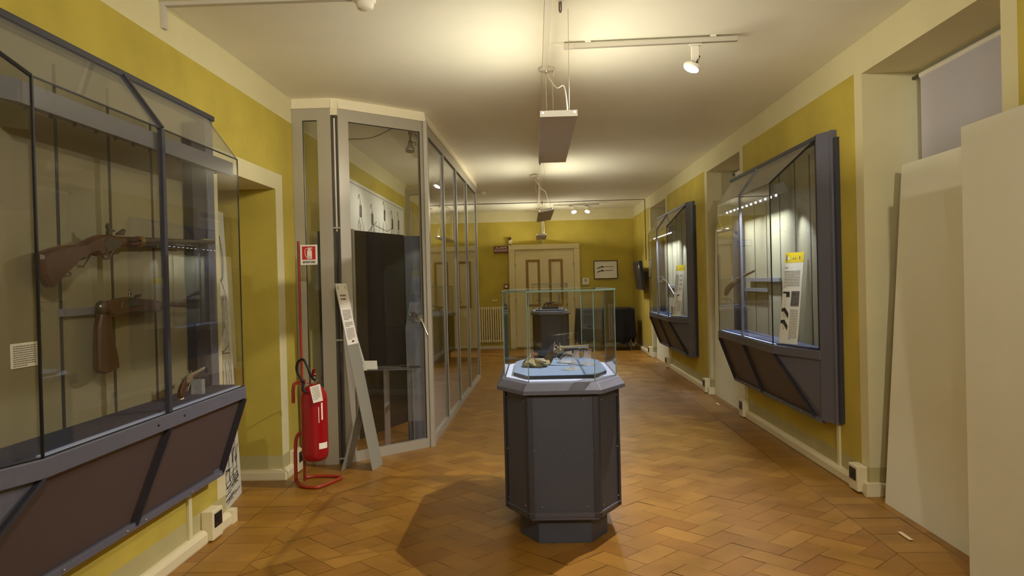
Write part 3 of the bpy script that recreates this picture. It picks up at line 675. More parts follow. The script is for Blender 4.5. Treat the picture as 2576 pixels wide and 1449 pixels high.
# right cases contents
def info_panel(label, y_far, y_near, seed, kind):
    random.seed(seed)
    t = thing('info_panel', label, 'information panel', (2.12, (y_far+y_near)/2, .957), group='yellow-topped information panels')
    L = .46; w2 = .11; a = Vector((-.09, w2*.93, 0)); X = Vector((-.25*0+.0, 0, 0))
    xd = Vector((.42, -.907, 0)).normalized()   # reading direction (towards the camera side)
    lean = .10; H = .765; ud = Vector((.10*.9, .10*.42, H)).normalized(); nd = Vector(xd.cross(ud)).normalized()
    o = Vector((0, 0, 0)); 
    if nd.x > 0: nd = -nd
    w = .105
    def Q(x, y, n=0): return o+xd*x+ud*y+nd*n
    MB().add([Q(-w, 0), Q(w, 0), Q(w, H), Q(-w, H), Q(-w, 0, -.006), Q(w, 0, -.006), Q(w, H, -.006), Q(-w, H, -.006)], [(0, 1, 2, 3), (7, 6, 5, 4), (0, 4, 5, 1), (1, 5, 6, 2), (2, 6, 7, 3), (3, 7, 4, 0)]).build('sheet', 'paper', t)
    MB().quad(Q(-w, H-.085, .0005), Q(w, H-.085, .0005), Q(w, H, .0005), Q(-w, H, .0005)).build('header', 'yellowprint', t)
    hd = MB(); hd.quad(Q(-w+.012, H-.07, .001), Q(-w+.028, H-.07, .001), Q(-w+.028, H-.02, .001), Q(-w+.012, H-.02, .001))
    for c_ in ((-.015, .05), (.01, .05), (.055, .045)):
        hd.quad(Q(c_[0], H-c_[1]-.01, .001), Q(c_[0]+.012, H-c_[1]-.01, .001), Q(c_[0]+.012, H-c_[1]+.006, .001), Q(c_[0], H-c_[1]+.006, .001))
    ribbon(hd, [(.06, H-.03), (.056, H-.045), (.06, H-.06), (.07, H-.06)], .004, o, xd, ud, nd, .001)
    hd.build('header_marks', 'greyink', t)
    MB().quad(Q(-w+.032, H-.06, .001), Q(-w+.052, H-.06, .001), Q(-w+.052, H-.035, .001), Q(-w+.032, H-.035, .001)).build('emblem', 'paper', t)
    tx = MB()
    if kind == 0:
        text_rows(tx, o, xd, ud, nd, -w+.008, -.04, H-.125, H-.131, .02, .006)
        text_rows(tx, o, xd, ud, nd, -w+.008, w-.025, H-.155, H-.29, .0135, .005, last=.1)
        text_rows(tx, o, xd, ud, nd, .0, w-.015, H-.48, .04, .0135, .005, last=.2)
        tx.build('print', 'greyink', t)
        MB().quad(Q(-.002, H-.45, .001), Q(w-.015, H-.45, .001), Q(w-.015, H-.325, .001), Q(-.002, H-.325, .001)).build('engraving', 'photo', t)
        g = MB()
        g.quad(Q(-w+.008, H-.345, .001), Q(-.022, H-.345, .001), Q(-.022, H-.33, .001), Q(-w+.008, H-.33, .001))
        g.quad(Q(-w+.045, H-.375, .001), Q(-.02, H-.375, .001), Q(-.02, H-.34, .001), Q(-w+.045, H-.34, .001))
        for yb in (H-.50, H-.60):
            g.add([Q(-w+.005, yb, .001), Q(-w+.05, yb+.004, .001), Q(-w+.05, yb+.035, .001), Q(-w+.005, yb+.03, .001)], [(0, 1, 2, 3)])
            g.add([Q(-w+.035, yb, .001), Q(-.02, yb-.055, .001), Q(-.015, yb-.015, .001), Q(-w+.05, yb+.03, .001)], [(0, 1, 2, 3)])
            ribbon(g, [(-w+.035, yb), (-w+.032, yb-.03), (-w+.045, yb-.045), (-w+.055, yb-.03)], .003, o, xd, ud, nd, .001)
        ribbon(g, [(-w+.03, H-.37), (-w+.04, H-.44), (-w+.038, H-.47)], .0015, o, xd, ud, nd, .001)
        g.build('gun_drawings', 'ink', t)
    else:
        text_rows(tx, o, xd, ud, nd, -w+.008, -.025, H-.125, H-.131, .02, .006)
        text_rows(tx, o, xd, ud, nd, -w+.008, -.012, H-.15, H-.40, .0125, .005)
        text_rows(tx, o, xd, ud, nd, .0, w-.015, H-.53, H-.7, .0125, .005); text_rows(tx, o, xd, ud, nd, -w+.008, -.02, H-.62, .03, .0125, .005)
        tx.build('print', 'greyink', t); g = MB()
        for i in range(4):
            for j in range(2):
                cx_, cy_ = .02+j*.04, H-.16-i*.065
                ribbon(g, [(cx_, cy_+.015), (cx_+.008, cy_), (cx_+.004, cy_-.022)], .011, o, xd, ud, nd, .001)
        ribbon(g, [(-.03, H-.45), (-.02, H-.5), (-.035, H-.6)], .01, o, xd, ud, nd, .001); ribbon(g, [(-.03, H-.46), (.03, H-.445)], .018, o, xd, ud, nd, .001)
        g.build('gun_drawings', 'ink', t)
    return t
ip1 = info_panel('yellow-topped text panel with an engraving leaning in the nearer right wall case', 6.6, 6.0, 3, 0)
ip1.location = (2.085, 6.36, .957)
ip2 = info_panel('yellow-topped text panel with rows of pistols leaning in the farther right wall case', 11.1, 10.6, 4, 1)
ip2.location = (2.085, 11.32, .957)
def long_gun(label, loc, rx, group=None):
    t = thing('long_gun', label, 'gun', loc); t.rotation_euler = (rx, 0, 0)
    O, X, U, N = (0, 0, 0), (0, -1, 0), (0, 0, 1), (1, 0, 0)
    st = smooth_pts([(-.42, -.11), (-.40, -.01), (-.22, .02), (-.1, .03), (.3, .035), (.3, .0), (-.05, -.01), (-.12, -.03), (-.22, -.05)], 2)
    flat(MB(), st, .034, O, X, U, N).build('stock', 'walnut', t)
    MB().tube([(0, .05, .035), (0, -.45, .038), (0, -.75, .038)], [.014, .012, .011], 12).build('barrel', 'darksteel', t)
    l = MB(); cock(l, -.02, .03, 1.0, (-.02, 0, 0), X, U, N); l.box(-.021, -.015, -.06, .05, 0, .03); l.build('lock', 'steel', t)
    MB().tube([(0, .06, -.015), (0, .03, -.045), (0, -.01, -.045), (0, -.04, -.01)], .003, 6).build('trigger_guard', 'brass', t); return t
long_gun('long gun mounted at the far end of the nearer right wall case', (2.13, 8.16, 1.45), -.12)
long_gun('long gun mounted at the far end of the farther right wall case', (2.13, 12.3, 1.42), .30)
pistol('revolver', 'dark revolver on the tray of the farther right wall case beside the text panel', (2.10, 11.75, 1.01), -math.pi/2, .0, .9, 1, 'darksteel', 'darksteel')
mount_bar(XR-.055, XR-.032, 6.95, 7.95, 1.47, 1.505, 'upper grey bar on the back panel of the nearer right case')
mount_bar(XR-.055, XR-.032, 7.35, 8.1, 1.37, 1.405, 'lower grey bar on the back panel of the nearer right case')
mount_bar(XR-.055, XR-.032, 11.9, 12.9, 1.36, 1.40, 'grey bar on the back panel of the farther right case')

# ------------------------------------------------------------------ far wall
dr = struct(bpy.data.objects.new('door_1', None)); COL.objects.link(dr); dr.location = (.222, YF-.03, 0)
def W(mb): return mb
mb = MB()
for x0, x1 in ((-.806, -.672), (.672, .806)): mb.box(x0, x1, -.05, .03, 0, 2.25)
mb.box(-.806, .806, -.05, .03, 2.25, 2.36); mb.build('door_frame', 'door', dr, bevel=.01)
MB().box(-.671, .671, -.0, .03, 2.13, 2.249).build('transom', 'door', dr)
for s_ in (-1, 1):
    lf = MB(); x0, x1 = (s_*.003, s_*.668); lf.box(x0, x1, -.02, .02, .03, 2.128); leaf = lf.build('door_leaf', 'door', dr, bevel=.004)
    for z0, z1 in ((.95, 2.02), (.22, .80)):
        f = MB(); xa, xb = s_*.10, s_*.42
        for a, b_, c_, d_ in ((xa, xa+s_*.055, z0, z1), (xb-s_*.055, xb, z0, z1), (xa+s_*.055, xb-s_*.055, z0, z0+.055), (xa+s_*.055, xb-s_*.055, z1-.055, z1)): f.box(a, b_, -.034, -.021, c_, d_)
        if z0 > .9: f.build('brown_moulding', 'doorbrown', leaf)
        else: f.build('lower_moulding', 'door', leaf)
MB().box(-.01, .02, -.036, -.021, .03, 2.128).build('cover_strip', 'door', dr)
h = MB(); h.tube([(-.11, -.02, 1.09), (-.11, -.06, 1.09), (-.19, -.06, 1.09)], .01, 8); h.lathe([(.022, 0), (.022, .006)], (-.11, -.021, 1.09), (0, -1, 0), 14); h.lathe([(.018, 0), (.018, .006)], (-.11, -.021, 1.0), (0, -1, 0), 14); h.build('door_handle', 'darksteel', dr)
for (zx, zz) in ((-.66, 1.9), (.66, 1.9), (-.66, .35), (.66, .35), (-.66, 1.1), (.66, 1.1)): MB().box(zx-.012, zx+.012, -.03, -.0205, zz-.045, zz+.045).build('hinge', 'greyband', dr)

fs_ = thing('fire_alarm_sign', 'small dark red illuminated-type sign reading ALLARME INCENDIO left of the double door', 'sign', (-.75, YF-.03, 2.19))
MB().box(-.16, .16, -.03, .03, 0, .155).build('housing', 'alarmred', fs_, bevel=.004)
text_mesh('ALLARME', .062, 'lettering', 'paper', fs_, (0, -.031, .115), (1, 0, 0), (0, 0, 1)); text_mesh('INCENDIO', .062, 'lettering', 'paper', fs_, (0, -.031, .055), (1, 0, 0), (0, 0, 1))
cc = thing('security_camera', 'small dark round camera above the left corner of the double door', 'camera', (-.535, YF-.08, 2.38))
MB().box(-.04, .04, -.02, .08, 0, .1).build('mount', 'cream', cc); MB().ball((-.02, -.02, .13), .045).build('dome', 'brass', cc); MB().ball((.0, -.05, .13), .025).build('lens', 'seam', cc)
cp = thing('fire_call_point', 'small red and white manual call point left of the double door', 'alarm button', (-.655, YF-.04, 1.37))
MB().box(-.05, .05, -.0, .04, 0, .11).build('housing', 'alarmred', cp, bevel=.004); MB().box(-.03, .03, -.006, 0, .03, .08).build('button_plate', 'paper', cp)
th = thing('thermostat', 'square white wall unit with a dark round eye right of the double door', 'thermostat', (1.15, YF-.035, 1.42))
MB().box(-.075, .075, 0, .035, 0, .155).build('housing', 'white', th, bevel=.004); MB().lathe([(.026, 0), (.026, .008)], (0, 0, .1), (0, -1, 0), 16).build('sensor', 'black', th); MB().box(-.022, .022, -.0105, -.008, .093, .106).build('sensor_bar', 'paper', th)
tag(MB().box(-.99, -.87, YF-.02, YF, 1.095, 1.13).build('wall_plate', 'cream', world=True), 'tiny cream plate on the wall above the radiator', 'wall plate')
pc = thing('framed_print', 'dark-framed print of two long guns on the far wall', 'picture', (1.613, YF-.03, 1.54))
mb = MB()
for a in ((-.27, .27, 0, .018), (-.27, .27, .402, .42), (-.27, -.252, .018, .402), (.252, .27, .018, .402)): mb.box(a[0], a[1], 0, .03, a[2], a[3])
mb.build('picture_frame', 'frame', pc); MB().box(-.252, .252, .01, .02, .018, .402).build('sheet', 'paper', pc)
mb = MB()
for z in (.275, .19):
    ribbon(mb, [(-.19, z-.04), (-.15, z-.015), (-.08, z)], .02, (0, .009, 0), (1, 0, 0), (0, 0, 1), (0, -1, 0)); ribbon(mb, [(-.1, z), (.17, z+.002)], .011, (0, .009, 0), (1, 0, 0), (0, 0, 1), (0, -1, 0))
    ribbon(mb, [(-.09, z+.022), (-.06, z-.02)], .022, (0, .009, 0), (1, 0, 0), (0, 0, 1), (0, -1, 0))
mb.build('gun_drawing', 'ink', pc)
# radiator
rd = thing('radiator', 'cream cast-iron column radiator under the left part of the far wall', 'radiator', (-1.0, YF-.12, 0))
for k in range(12):
    x = -.27+k*.049*1.04
    c = MB(); prof = [(-.0, .16), (0, .95)]
    c.tube([(x, -.05, .17), (x, -.05, .96)], .014, 8); c.tube([(x, .03, .17), (x, .03, .96)], .014, 8)
    c.ball((x, -.01, .95), .02, .06, .03, 8, 6); c.ball((x, -.01, .18), .02, .06, .03, 8, 6); c.build('column', 'trunk', rd)
c = MB(); c.tube([(-.29, -.01, .20), (.31, -.01, .20)], .018, 8); c.tube([(-.29, -.01, .93), (.31, -.01, .93)], .018, 8); c.build('pipe', 'trunk', rd)
MB().box(-.3, -.28, .0, .1, .1, .3).build('bracket', 'trunk', rd)
# cloth covered table
ct = thing('covered_table', 'table fully draped in black cloth in the far right corner', 'table', (1.50, 16.6, 0))
mb = MB(); n = 96; top = []; bot = []; 
def rrect(hx, hy, t_):
    per = [(-hx, -hy), (hx, -hy), (hx, hy), (-hx, hy)]; L = [2*hx, 2*hy, 2*hx, 2*hy]; s_ = t_*sum(L)
    for i in range(4):
        if s_ <= L[i]: a = per[i]; b_ = per[(i+1) % 4]; k = s_/L[i]; return (a[0]+(b_[0]-a[0])*k, a[1]+(b_[1]-a[1])*k, min(k, 1-k))
        s_ -= L[i]
    return (*per[0], 0)
rings = []
for (sc_, z) in ((.985, .90), (1.0, .893), (1.01, .87), (1.03, .6), (1.05, .3), (1.0, .0)):
    ring_ = []
    for i in range(n):
        x, y, c_ = rrect(.60, .36, i/n); amp = (1-z/.9)*.05; f = 1+(sc_-1)+amp*math.sin(i*.9)+.05*(1-z/.9)*math.sin(i*.31+1)
        zz = z if z > .02 else .12+.14*abs(math.sin(i*math.pi/12))*(1 if i % 24 < 12 else .5)
        ring_.append((x*f, y*f, zz))
    rings.append(ring_)
vs_ = sum(rings, []); mb.add(vs_, [(j*n+i, j*n+(i+1) % n, (j+1)*n+(i+1) % n, (j+1)*n+i) for j in range(5) for i in range(n)]+[list(range(n))], False)
mb.build('cloth', 'cloth', ct)
for sx in (-1, 1):
    for sy in (-1, 1): MB().box(sx*.52-.02, sx*.52+.02, sy*.3-.02, sy*.3+.02, 0, .86).build('leg', 'aludark', ct)
# screen on the right wall
tv = thing('wall_screen', 'black screen on a bracket tilted out from the right wall near the far corner', 'screen', (2.215, 15.45, 1.3))
A = Vector((.085, -.55, 0)); B = Vector((-.03, .38, 0)); mb = MB()
mb.loft([(-.10, -.48, .0), (-.10, .50, .0), (-.04, .50, .0), (-.04, -.48, .0)], [(-.16, -.48, .58), (-.16, .50, .58), (-.10, .50, .58), (-.10, -.48, .58)]); mb.build('casing', 'black', tv, bevel=.004)
MB().quad((-.1045, -.45, .035), (-.1045, .47, .035), (-.1585, .47, .55), (-.1585, -.45, .55)).build('display', 'rubber', tv)
MB().box(-.06, .054, -.1, .1, .2, .36).build('wall_bracket', 'aludark', tv); MB().tube([(-.05, -.2, .0), (-.03, -.22, -.05), (.04, -.15, -.06)], .006, 6).build('cable', 'rubber', tv)
MB().box(-.155, -.15, -.40, -.34, .43, .5).build('sticker', 'paper', tv).rotation_euler = (0, 0, 0)

# ------------------------------------------------------------------ ceiling: pendants, tracks, detectors, ducts
tag(MB().box(.095, .135, YB, YF-.02, ZC-.018, ZC).build('ceiling_cable_duct', 'white', world=True), 'long white cable duct running down the middle of the ceiling', 'cable duct')
tag(MB().box(.18, .222, YF-.018, YF, 2.37, ZC).build('wall_cable_duct', 'cream', world=True), 'vertical cream duct dropping to the top of the double door', 'cable duct')
cw = MB(); cw.tube([(-2.04, 15.45, ZC-.006), (.4, 15.46, ZC-.012), (1.3, 15.45, ZC-.005), (2.262, 15.45, ZC-.006), (2.262, 15.45, 1.9)], .008, 6); tag(cw.build('alarm_cable', 'aludark', world=True), 'thin dark cable crossing the ceiling and running down the right wall', 'cable')
cd_ = MB(); cd_.box(XL, -.98, 4.17, 4.21, ZC-.022, ZC); cd_.box(XL, XL+.022, 4.17, 4.21, 2.99, ZC-.022); tag(cd_.build('detector_cable_duct', 'lampgrey', world=True), 'grey duct on the ceiling leading to the nearer smoke detector', 'cable duct')
def detector(x, y, label):
    t = thing('smoke_detector', label, 'smoke detector', (x, y, ZC), group='ceiling smoke detectors')
    MB().lathe([(.06, 0), (.06, -.012), (.055, -.02)], (0, 0, 0), (0, 0, 1), 24).build('base', 'white', t)
    mb = MB()
    for k in range(3): mb.lathe([(.047-.003*k, -.022-.009*k), (.05-.004*k, -.025-.009*k), (.047-.003*k, -.028-.009*k)], (0, 0, 0), (0, 0, 1), 24)
    mb.build('vents', 'aludark', t); MB().lathe([(.052, -.020), (.045, -.048), (.036, -.056), (.0, -.058)], (0, 0, 0), (0, 0, 1), 24).build('cover', 'white', t)
detector(-.915, 4.25, 'round smoke detector on the ceiling nearest the camera'); detector(-.885, 13.5, 'far smoke detector on the ceiling beyond the glass enclosure')
tag(MB().box(-1.13, -.94, 13.45, 13.49, ZC-.015, ZC).build('short_duct', 'lampgrey', world=True), 'short grey duct beside the far smoke detector', 'cable duct')

def pendant(label, x, y, rz, first=None):
    if first:
        t = copy_tree(first); t.location = (x, y, 2.44); t.rotation_euler = (0, 0, rz); t['label'] = label; return t
    t = thing('pendant_uplight', label, 'ceiling lamp', (x, y, 2.44), rz, 'pendant uplights along the ceiling')
    hx, hy = .104, .815
    p = MB(); p.box(-hx, hx, -hy, hy, 0, .004); p.loft([(-hx, -hy, .004), (-hx, hy, .004), (-hx+.003, hy, .004), (-hx+.003, -hy, .004)], [(-hx, -hy, .03), (-hx, hy, .03), (-hx+.003, hy, .03), (-hx+.003, -hy, .03)])
    p.loft([(hx-.003, -hy, .004), (hx-.003, hy, .004), (hx, hy, .004), (hx, -hy, .004)], [(hx-.003, -hy, .03), (hx-.003, hy, .03), (hx, hy, .03), (hx, -hy, .03)]); p.build('tray', 'lampgrey', t)
    for s_ in (-1, 1):
        ep = MB(); ep.box(-hx, hx, s_*hy, s_*(hy+.004), 0, .034); e_ = ep.build('end_plate', 'white', t)
        for sx in (-1, 1): MB().lathe([(.006, 0), (.006, .004)], (sx*.088, s_*(hy+.004), .022), (0, s_, 0), 10).build('screw', 'steel', e_)
    for sx in (-.05, .05):
        MB().tube([(sx, -.72, .022), (sx, .72, .022)], .013, 10).build('tube_lamp', 'tube', t)
        s_ = 1 if sx > 0 else -1; area('uplight', t, (sx, 0, .042), (0, math.pi-s_*1.62, 0), .022, 1.4, UP_W, WARM, math.pi)
    H_ = ZC-2.44
    for (cx_, cy_, tx, ty) in ((-.09, .70, -.035, .70), (.015, .72, .015, .70), (.03, -.64, .075, -.78)):
        MB().tube([(cx_*0+tx, cy_, H_-.04), (tx if ty > 0 else .06, ty, .0045)], .0016, 6).build('suspension_wire', 'steel', t)
    MB().lathe([(.062, 0), (.062, -.004), (.058, -.022), (.0, -.023)], (-.03, .70, H_), (0, 0, 1), 24).build('canopy', 'lampgrey', t)
    g = MB(); g.lathe([(.012, -.02), (.012, -.04), (.007, -.05)], (-.03, .68, H_), (0, 0, 1), 10); g.lathe([(.007, -.02), (.007, -.07)], (.02, .70, H_), (0, 0, 1), 8); g.build('cable_gland', 'steel', t)
    MB().tube([(-.03, .68, H_-.045), (-.01, .5, H_-.14), (.03, .2, H_-.28), (.055, -.3, .30), (.06, -.6, .10), (.045, -.76, .022)], .0035, 6).build('power_cable', 'white', t)
    g = MB(); g.lathe([(.010, 0), (.010, -.045), (.005, -.06)], (.03, -.64, H_), (0, 0, 1), 10); g.build('ceiling_anchor', 'darksteel', t)
    return t
pd = pendant('nearest visible grey flat pendant uplight, above the middle case', .155, 5.04, 0)
pendant('second flat pendant uplight, hanging crooked beyond the nearest one', .165, 10.75, .01, pd).rotation_euler = (0, -.15, .01)
pendant('farthest small pendant uplight in front of the far wall', .155, 16.0, 0, pd)
pb = pendant('unseen pendant uplight added behind the camera, continuing the row', .155, -.6, 0, pd)  # unseen, added at the row's spacing to help light the near walls

def track(label, x0, x1, y, lamps):
    t = thing('lighting_track', label, 'lighting track', ((x0+x1)/2, y, ZC-.045)); L = (x1-x0)/2
    MB().box(-L, L, -.017, .017, 0, .032).build('rail', 'alu', t, bevel=.002)
    for sx in (-1, 1): MB().box(sx*L*.72-.02, sx*L*.72+.02, -.018, .018, .0325, .045).build('mount_clip', 'white', t)
    MB().box(-L-.002, -L+.06, -.018, .018, -.001, .033).build('feed_box', 'lampgrey', t); return t
tk = track('grey lighting track on the ceiling right of the nearest pendant', .235, 1.385, 5.12, 1); tk.rotation_euler = (0, 0, -.04)
MB().tube([(-.57, 0, .02), (-.64, 0, .03), (-.70, 0, .032)], .004, 6).build('feed_cable', 'white', tk)
sp = thing('track_spotlight', 'single lit spotlight hanging from the near ceiling track', 'spotlight', (1.10, 5.12, ZC-.046))
MB().box(-.03, .05, -.012, .012, -.014, -.001).build('adapter', 'white', sp); MB().box(-.018, .03, -.014, .010, -.125, -.015).build('arm', 'white', sp, bevel=.002)
ax = Vector((-.42, -.15, -1)).normalized(); hc = Vector((-.005, -.01, -.128))
MB().lathe([(.008, 0), (.008, .05)], hc+Vector((.02, 0, 0)), -ax, 12).build('stem', 'aludark', sp)
MB().lathe([(.02, .0), (.034, -.018), (.052, -.022)][::-1], hc, -ax, 24).build('heat_sink', 'aludark', sp)
MB().lathe([(.052, 0), (.058, .008), (.056, .024), (.05, .026)], hc+ax*.02, ax, 28).build('bezel', 'white', sp)
MB().lathe([(.048, 0), (.048, .002)], hc+ax*.0465, ax, 24).build('lamp_face', 'lamp', sp)
l_ = spot('spot_beam', sp, hc+ax*.055, hc+Vector((-1.25, -.12, -2.0)), SPOT_W, WHITE, 2.2, 1.0, .02)
tk2 = track('far lighting track behind the crooked pendant with two spotlights', .42, 1.38, 15.9, 2)
def spot_lamp(label, x, y, tilt, parent=None):
    t = thing('track_spotlight', label, 'spotlight', (x, y, ZC-.046), 0, 'white spotlights on the far track')
    MB().box(-.05, .03, -.012, .012, -.012, -.001).build('adapter', 'aludark', t); MB().box(-.05, .0, -.015, .015, -.07, -.013).build('driver', 'white', t)
    a = Vector((tilt, -.5, -1)).normalized(); c_ = Vector((.03, 0, -.02))
    MB().lathe([(.016, 0), (.018, .06), (.05, .12), (.056, .135), (.05, .137)], c_, a, 20).build('shade', 'white', t)
    MB().lathe([(.048, 0), (.048, .002)], c_+a*.1385, a, 20).build('lamp_face', 'lamp', t)
    MB().tube([(.05, 0, -.03), (.11, 0, -.032)], .008, 8).build('side_arm', 'white', t)
    spot('spot_beam', t, c_+a*.15, c_+a*2, 60, WHITE, 2.2, .7, .03); return t
fill_track = track('unseen lighting track added behind the camera for the fill lamps', .235, 1.385, -.5, 2)  # unseen track, added only to carry the fill lamps
def fill_lamp(label, x, aim, power):  # lamp added out of view to brighten the near walls
    t = thing('track_spotlight', label, 'spotlight', (x, -.5, ZC-.046), 0, 'added fill spotlights behind the camera')
    MB().box(-.03, .05, -.012, .012, -.014, -.001).build('adapter', 'white', t); MB().tube([(0, 0, -.014), (0, 0, -.10)], .012, 8).build('arm', 'white', t)
    a = (Vector(aim)-Vector((x, -.5, ZC-.15))).normalized(); c_ = Vector((0, 0, -.11))
    MB().lathe([(.02, .0), (.03, .04), (.055, .08), (.055, .10)], c_, a, 20).build('shade', 'white', t); MB().lathe([(.048, 0), (.048, .002)], c_+a*.1005, a, 20).build('lamp_face', 'lamp', t)
    spot('spot_beam', t, c_+a*.115, c_+a*2, power, (1, .94, .82), 2.3, 1.0, .04)
fill_lamp('added fill spotlight behind the camera aimed at the left wall', .45, (-2.0, 3.4, 2.7), FILL_W); fill_lamp('added fill spotlight behind the camera aimed at the right wall', 1.2, (2.2, 4.4, 2.7), FILL_W)
spot_lamp('left one of the two white spotlights on the far track', .80, 15.9, .15); spot_lamp('right one of the two white spotlights on the far track', 1.13, 15.9, -.3)

# ------------------------------------------------------------------ tall white boards in front of the window recesses
def lean_board(label, y0, y1, xb, xt, h, th_=.025, group='tall white boards leaning in the recesses'):
    mb = MB(); mb.loft([(xb, y0, 0), (xb+th_, y0, 0), (xb+th_, y1, 0), (xb, y1, 0)], [(xt, y0, h), (xt+th_, y0, h), (xt+th_, y1, h), (xt, y1, h)])
    return tag(mb.build('white_board', 'board', world=True), label, 'board', group)
lean_board('shorter plain white board of the two covering the nearest window recess', 3.88, 5.09, 2.285, 2.44, 2.235)
lean_board('taller plain white board at the right edge of the photo', 2.3, 3.815, 2.12, 2.12, 2.237)
lean_board('tall plain white board in the window recess beyond the nearer right case', 8.5, 9.93, 2.30, 2.36, 2.15)
lean_board('tall plain white board in the farthest window recess', 13.2, 14.6, 2.30, 2.36, 2.15)
for (x, y, l_) in ((2.10, 4.43, 'strip of cream tape on the floor beside the near white boards'), (2.15, 9.13, 'strip of cream tape on the floor beside the second window recess'), (2.18, 13.9, 'strip of cream tape on the floor near the farthest window recess')):
    tag(MB().box(x-.012, x+.012, y-.07, y+.07, .006, .008).build('floor_tape', 'tape', world=True), l_, 'tape', 'cream tape strips on the floor')

# ------------------------------------------------------------------ glass enclosure on the left
en = thing('glass_enclosure', 'floor-to-ceiling glazed enclosure with grey metal frames along the left side', 'partition', (-1.5, 6.45, 0))
ZE = 3.05
P0, P1, Q1, P2, P3 = (-2.044, 6.43), (-1.712, 6.43), (-1.655, 6.46), (-1.0, 7.09), (-.905, 12.15)
def frame_panel(nm, a, b_, wl_, wr__, zt=ZE, zb=.0, ht=.09, hb=.07, d=.045, pane=True, lean=None):
    a = Vector((a[0], a[1], 0)); b_ = Vector((b_[0], b_[1], 0)); dr_ = (b_-a).normalized(); L = (b_-a).length; nn = Vector((-dr_.y, dr_.x, 0))
    def bx(mb, s0, s1, z0, z1): mb.prism([a+dr_*s0+Vector((0, 0, z0)), a+dr_*s1+Vector((0, 0, z0)), a+dr_*s1+Vector((0, 0, z1)), a+dr_*s0+Vector((0, 0, z1))], nn*d)
    mb = MB(); bx(mb, 0, wl_, zb, zt); bx(mb, L-wr__, L, zb, zt); bx(mb, wl_, L-wr__, zt-ht, zt); bx(mb, wl_, L-wr__, zb, zb+hb)
    fo_ = mb.build(nm, 'alu', en, world=True)
    if pane:
        c = nn*(d/2); mb = MB(); mb.slab([a+c+dr_*wl_+Vector((0, 0, zb+hb)), a+c+dr_*(L-wr__)+Vector((0, 0, zb+hb)), a+c+dr_*(L-wr__)+Vector((0, 0, zt-ht)), a+c+dr_*wl_+Vector((0, 0, zt-ht))], .008); mb.build('glass_pane', 'glass', fo_, world=True)
        g = MB(); 
        for (s0, s1, z0, z1) in ((wl_, wl_+.004, zb+hb, zt-ht), (L-wr__-.004, L-wr__, zb+hb, zt-ht), (wl_, L-wr__, zt-ht-.004, zt-ht)):
            g.prism([a+c*.4+dr_*s0+Vector((0, 0, z0)), a+c*.4+dr_*s1+Vector((0, 0, z0)), a+c*.4+dr_*s1+Vector((0, 0, z1)), a+c*.4+dr_*s0+Vector((0, 0, z1))], nn*.006)
        g.build('gasket', 'seam', fo_, world=True)
    return fo_
frame_panel('side_frame', P0, P1, .09, .115, ht=.10, hb=.10)
frame_panel('door_frame', Q1, P2, .10, .055, ht=.10, hb=.085)
mb = MB(); mb.box(-1.012, -.975, 7.06, 7.15, 0, ZE); mb.build('corner_post', 'alu', en, world=True, bevel=.004)
ym = [7.15, 8.36, 9.5, 10.7, 12.15]
def xe(y): return -1.0+(y-7.09)/(12.15-7.09)*.095
for k in range(4):
    y0, y1 = ym[k], ym[k+1]; frame_panel('long_side_frame', (xe(y0), y0), (xe(y1), y1), .018, .018 if k < 3 else .05, ht=.10, hb=.06, d=.045)
frame_panel('end_frame', (P3[0]-.05, P3[1]), (XL, P3[1]), .06, .06)
mb = MB(); mb.box(-1.71, -1.695, 6.44, 6.52, 0, 2.99); mb.box(-1.675, -1.655, 6.47, 6.54, 0, 2.99); mb.build('hinge_profile', 'aludark', en, world=True)
MB().box(-1.692, -1.68, 6.455, 6.465, 2.0, 2.97).build('brush_strip', 'white', en, world=True)
for z in (.045, 1.06, 2.02): MB().box(-1.71, -1.655, 6.425, 6.45, z, z+.014).build('hinge_pin', 'alu', en, world=True)
fl = MB()
pts = [P0, P1, (-1.69, 6.45), Q1, P2, P3]
for a, b_ in zip(pts, pts[1:]):
    a = Vector((a[0], a[1], 0)); b_ = Vector((b_[0], b_[1], 0)); dr_ = (b_-a).normalized(); nn = Vector((-dr_.y, dr_.x, 0)); k = 12 if (b_-a).length > 2 else 5
    for i in range(k):
        p = a+(b_-a)*(i/k); q = a+(b_-a)*((i+1)/k); z0 = ZE-.012+random.uniform(-.006, .006)
        fl.prism([p+Vector((0, 0, ZE+.0005))-nn*.012, q+Vector((0, 0, ZE+.0005))-nn*.012, q+Vector((0, 0, ZC))-nn*.002, p+Vector((0, 0, ZC))-nn*.002], nn*.055)
fl.box(-1.712, -1.655, 6.432, 6.5, 2.992, ZE)
fl.build('filler_strip', 'offwhite', en, world=True)

# inside: display screens
def screen(label, a, b_, z1, mt, th_=.03, z0=0.0, posts=(True, True), lean=0):
    a = Vector((a[0], a[1], z0)); b_ = Vector((b_[0], b_[1], z0)); d = (b_-a).normalized(); nn = Vector((-d.y, d.x, 0))
    t = thing('display_screen', label, 'display panel', ((a+b_)/2)[:], 0, 'free-standing display panels inside the glass enclosure')
    MB().prism([a, b_, b_+Vector((0, 0, z1-z0)), a+Vector((0, 0, z1-z0))], nn*th_).build('panel', mt, t, world=True)
    for k, p in enumerate((a, b_)):
        if posts[k]:
            s_ = -1 if k == 0 else 1; c = p+d*s_*.016+nn*th_/2
            MB().bar(c, c+Vector((0, 0, z1-z0+.01)), .03, .035, d).build('post', 'alu', t, world=True)
    return t
screen('dark panel standing against the left end frame of the glass enclosure', (-1.93, 6.8), (-1.83, 7.05), 2.03, 'screen', posts=(False, True))
screen('tall near-black panel in the middle of the glass enclosure', (-1.78, 7.48), (-1.45, 8.42), 2.08, 'screen', posts=(True, False))
screen('dark panel with a light edge left of the tall near-black panel', (-1.86, 7.2), (-1.82, 7.40), 2.1, 'screen', posts=(False, False))
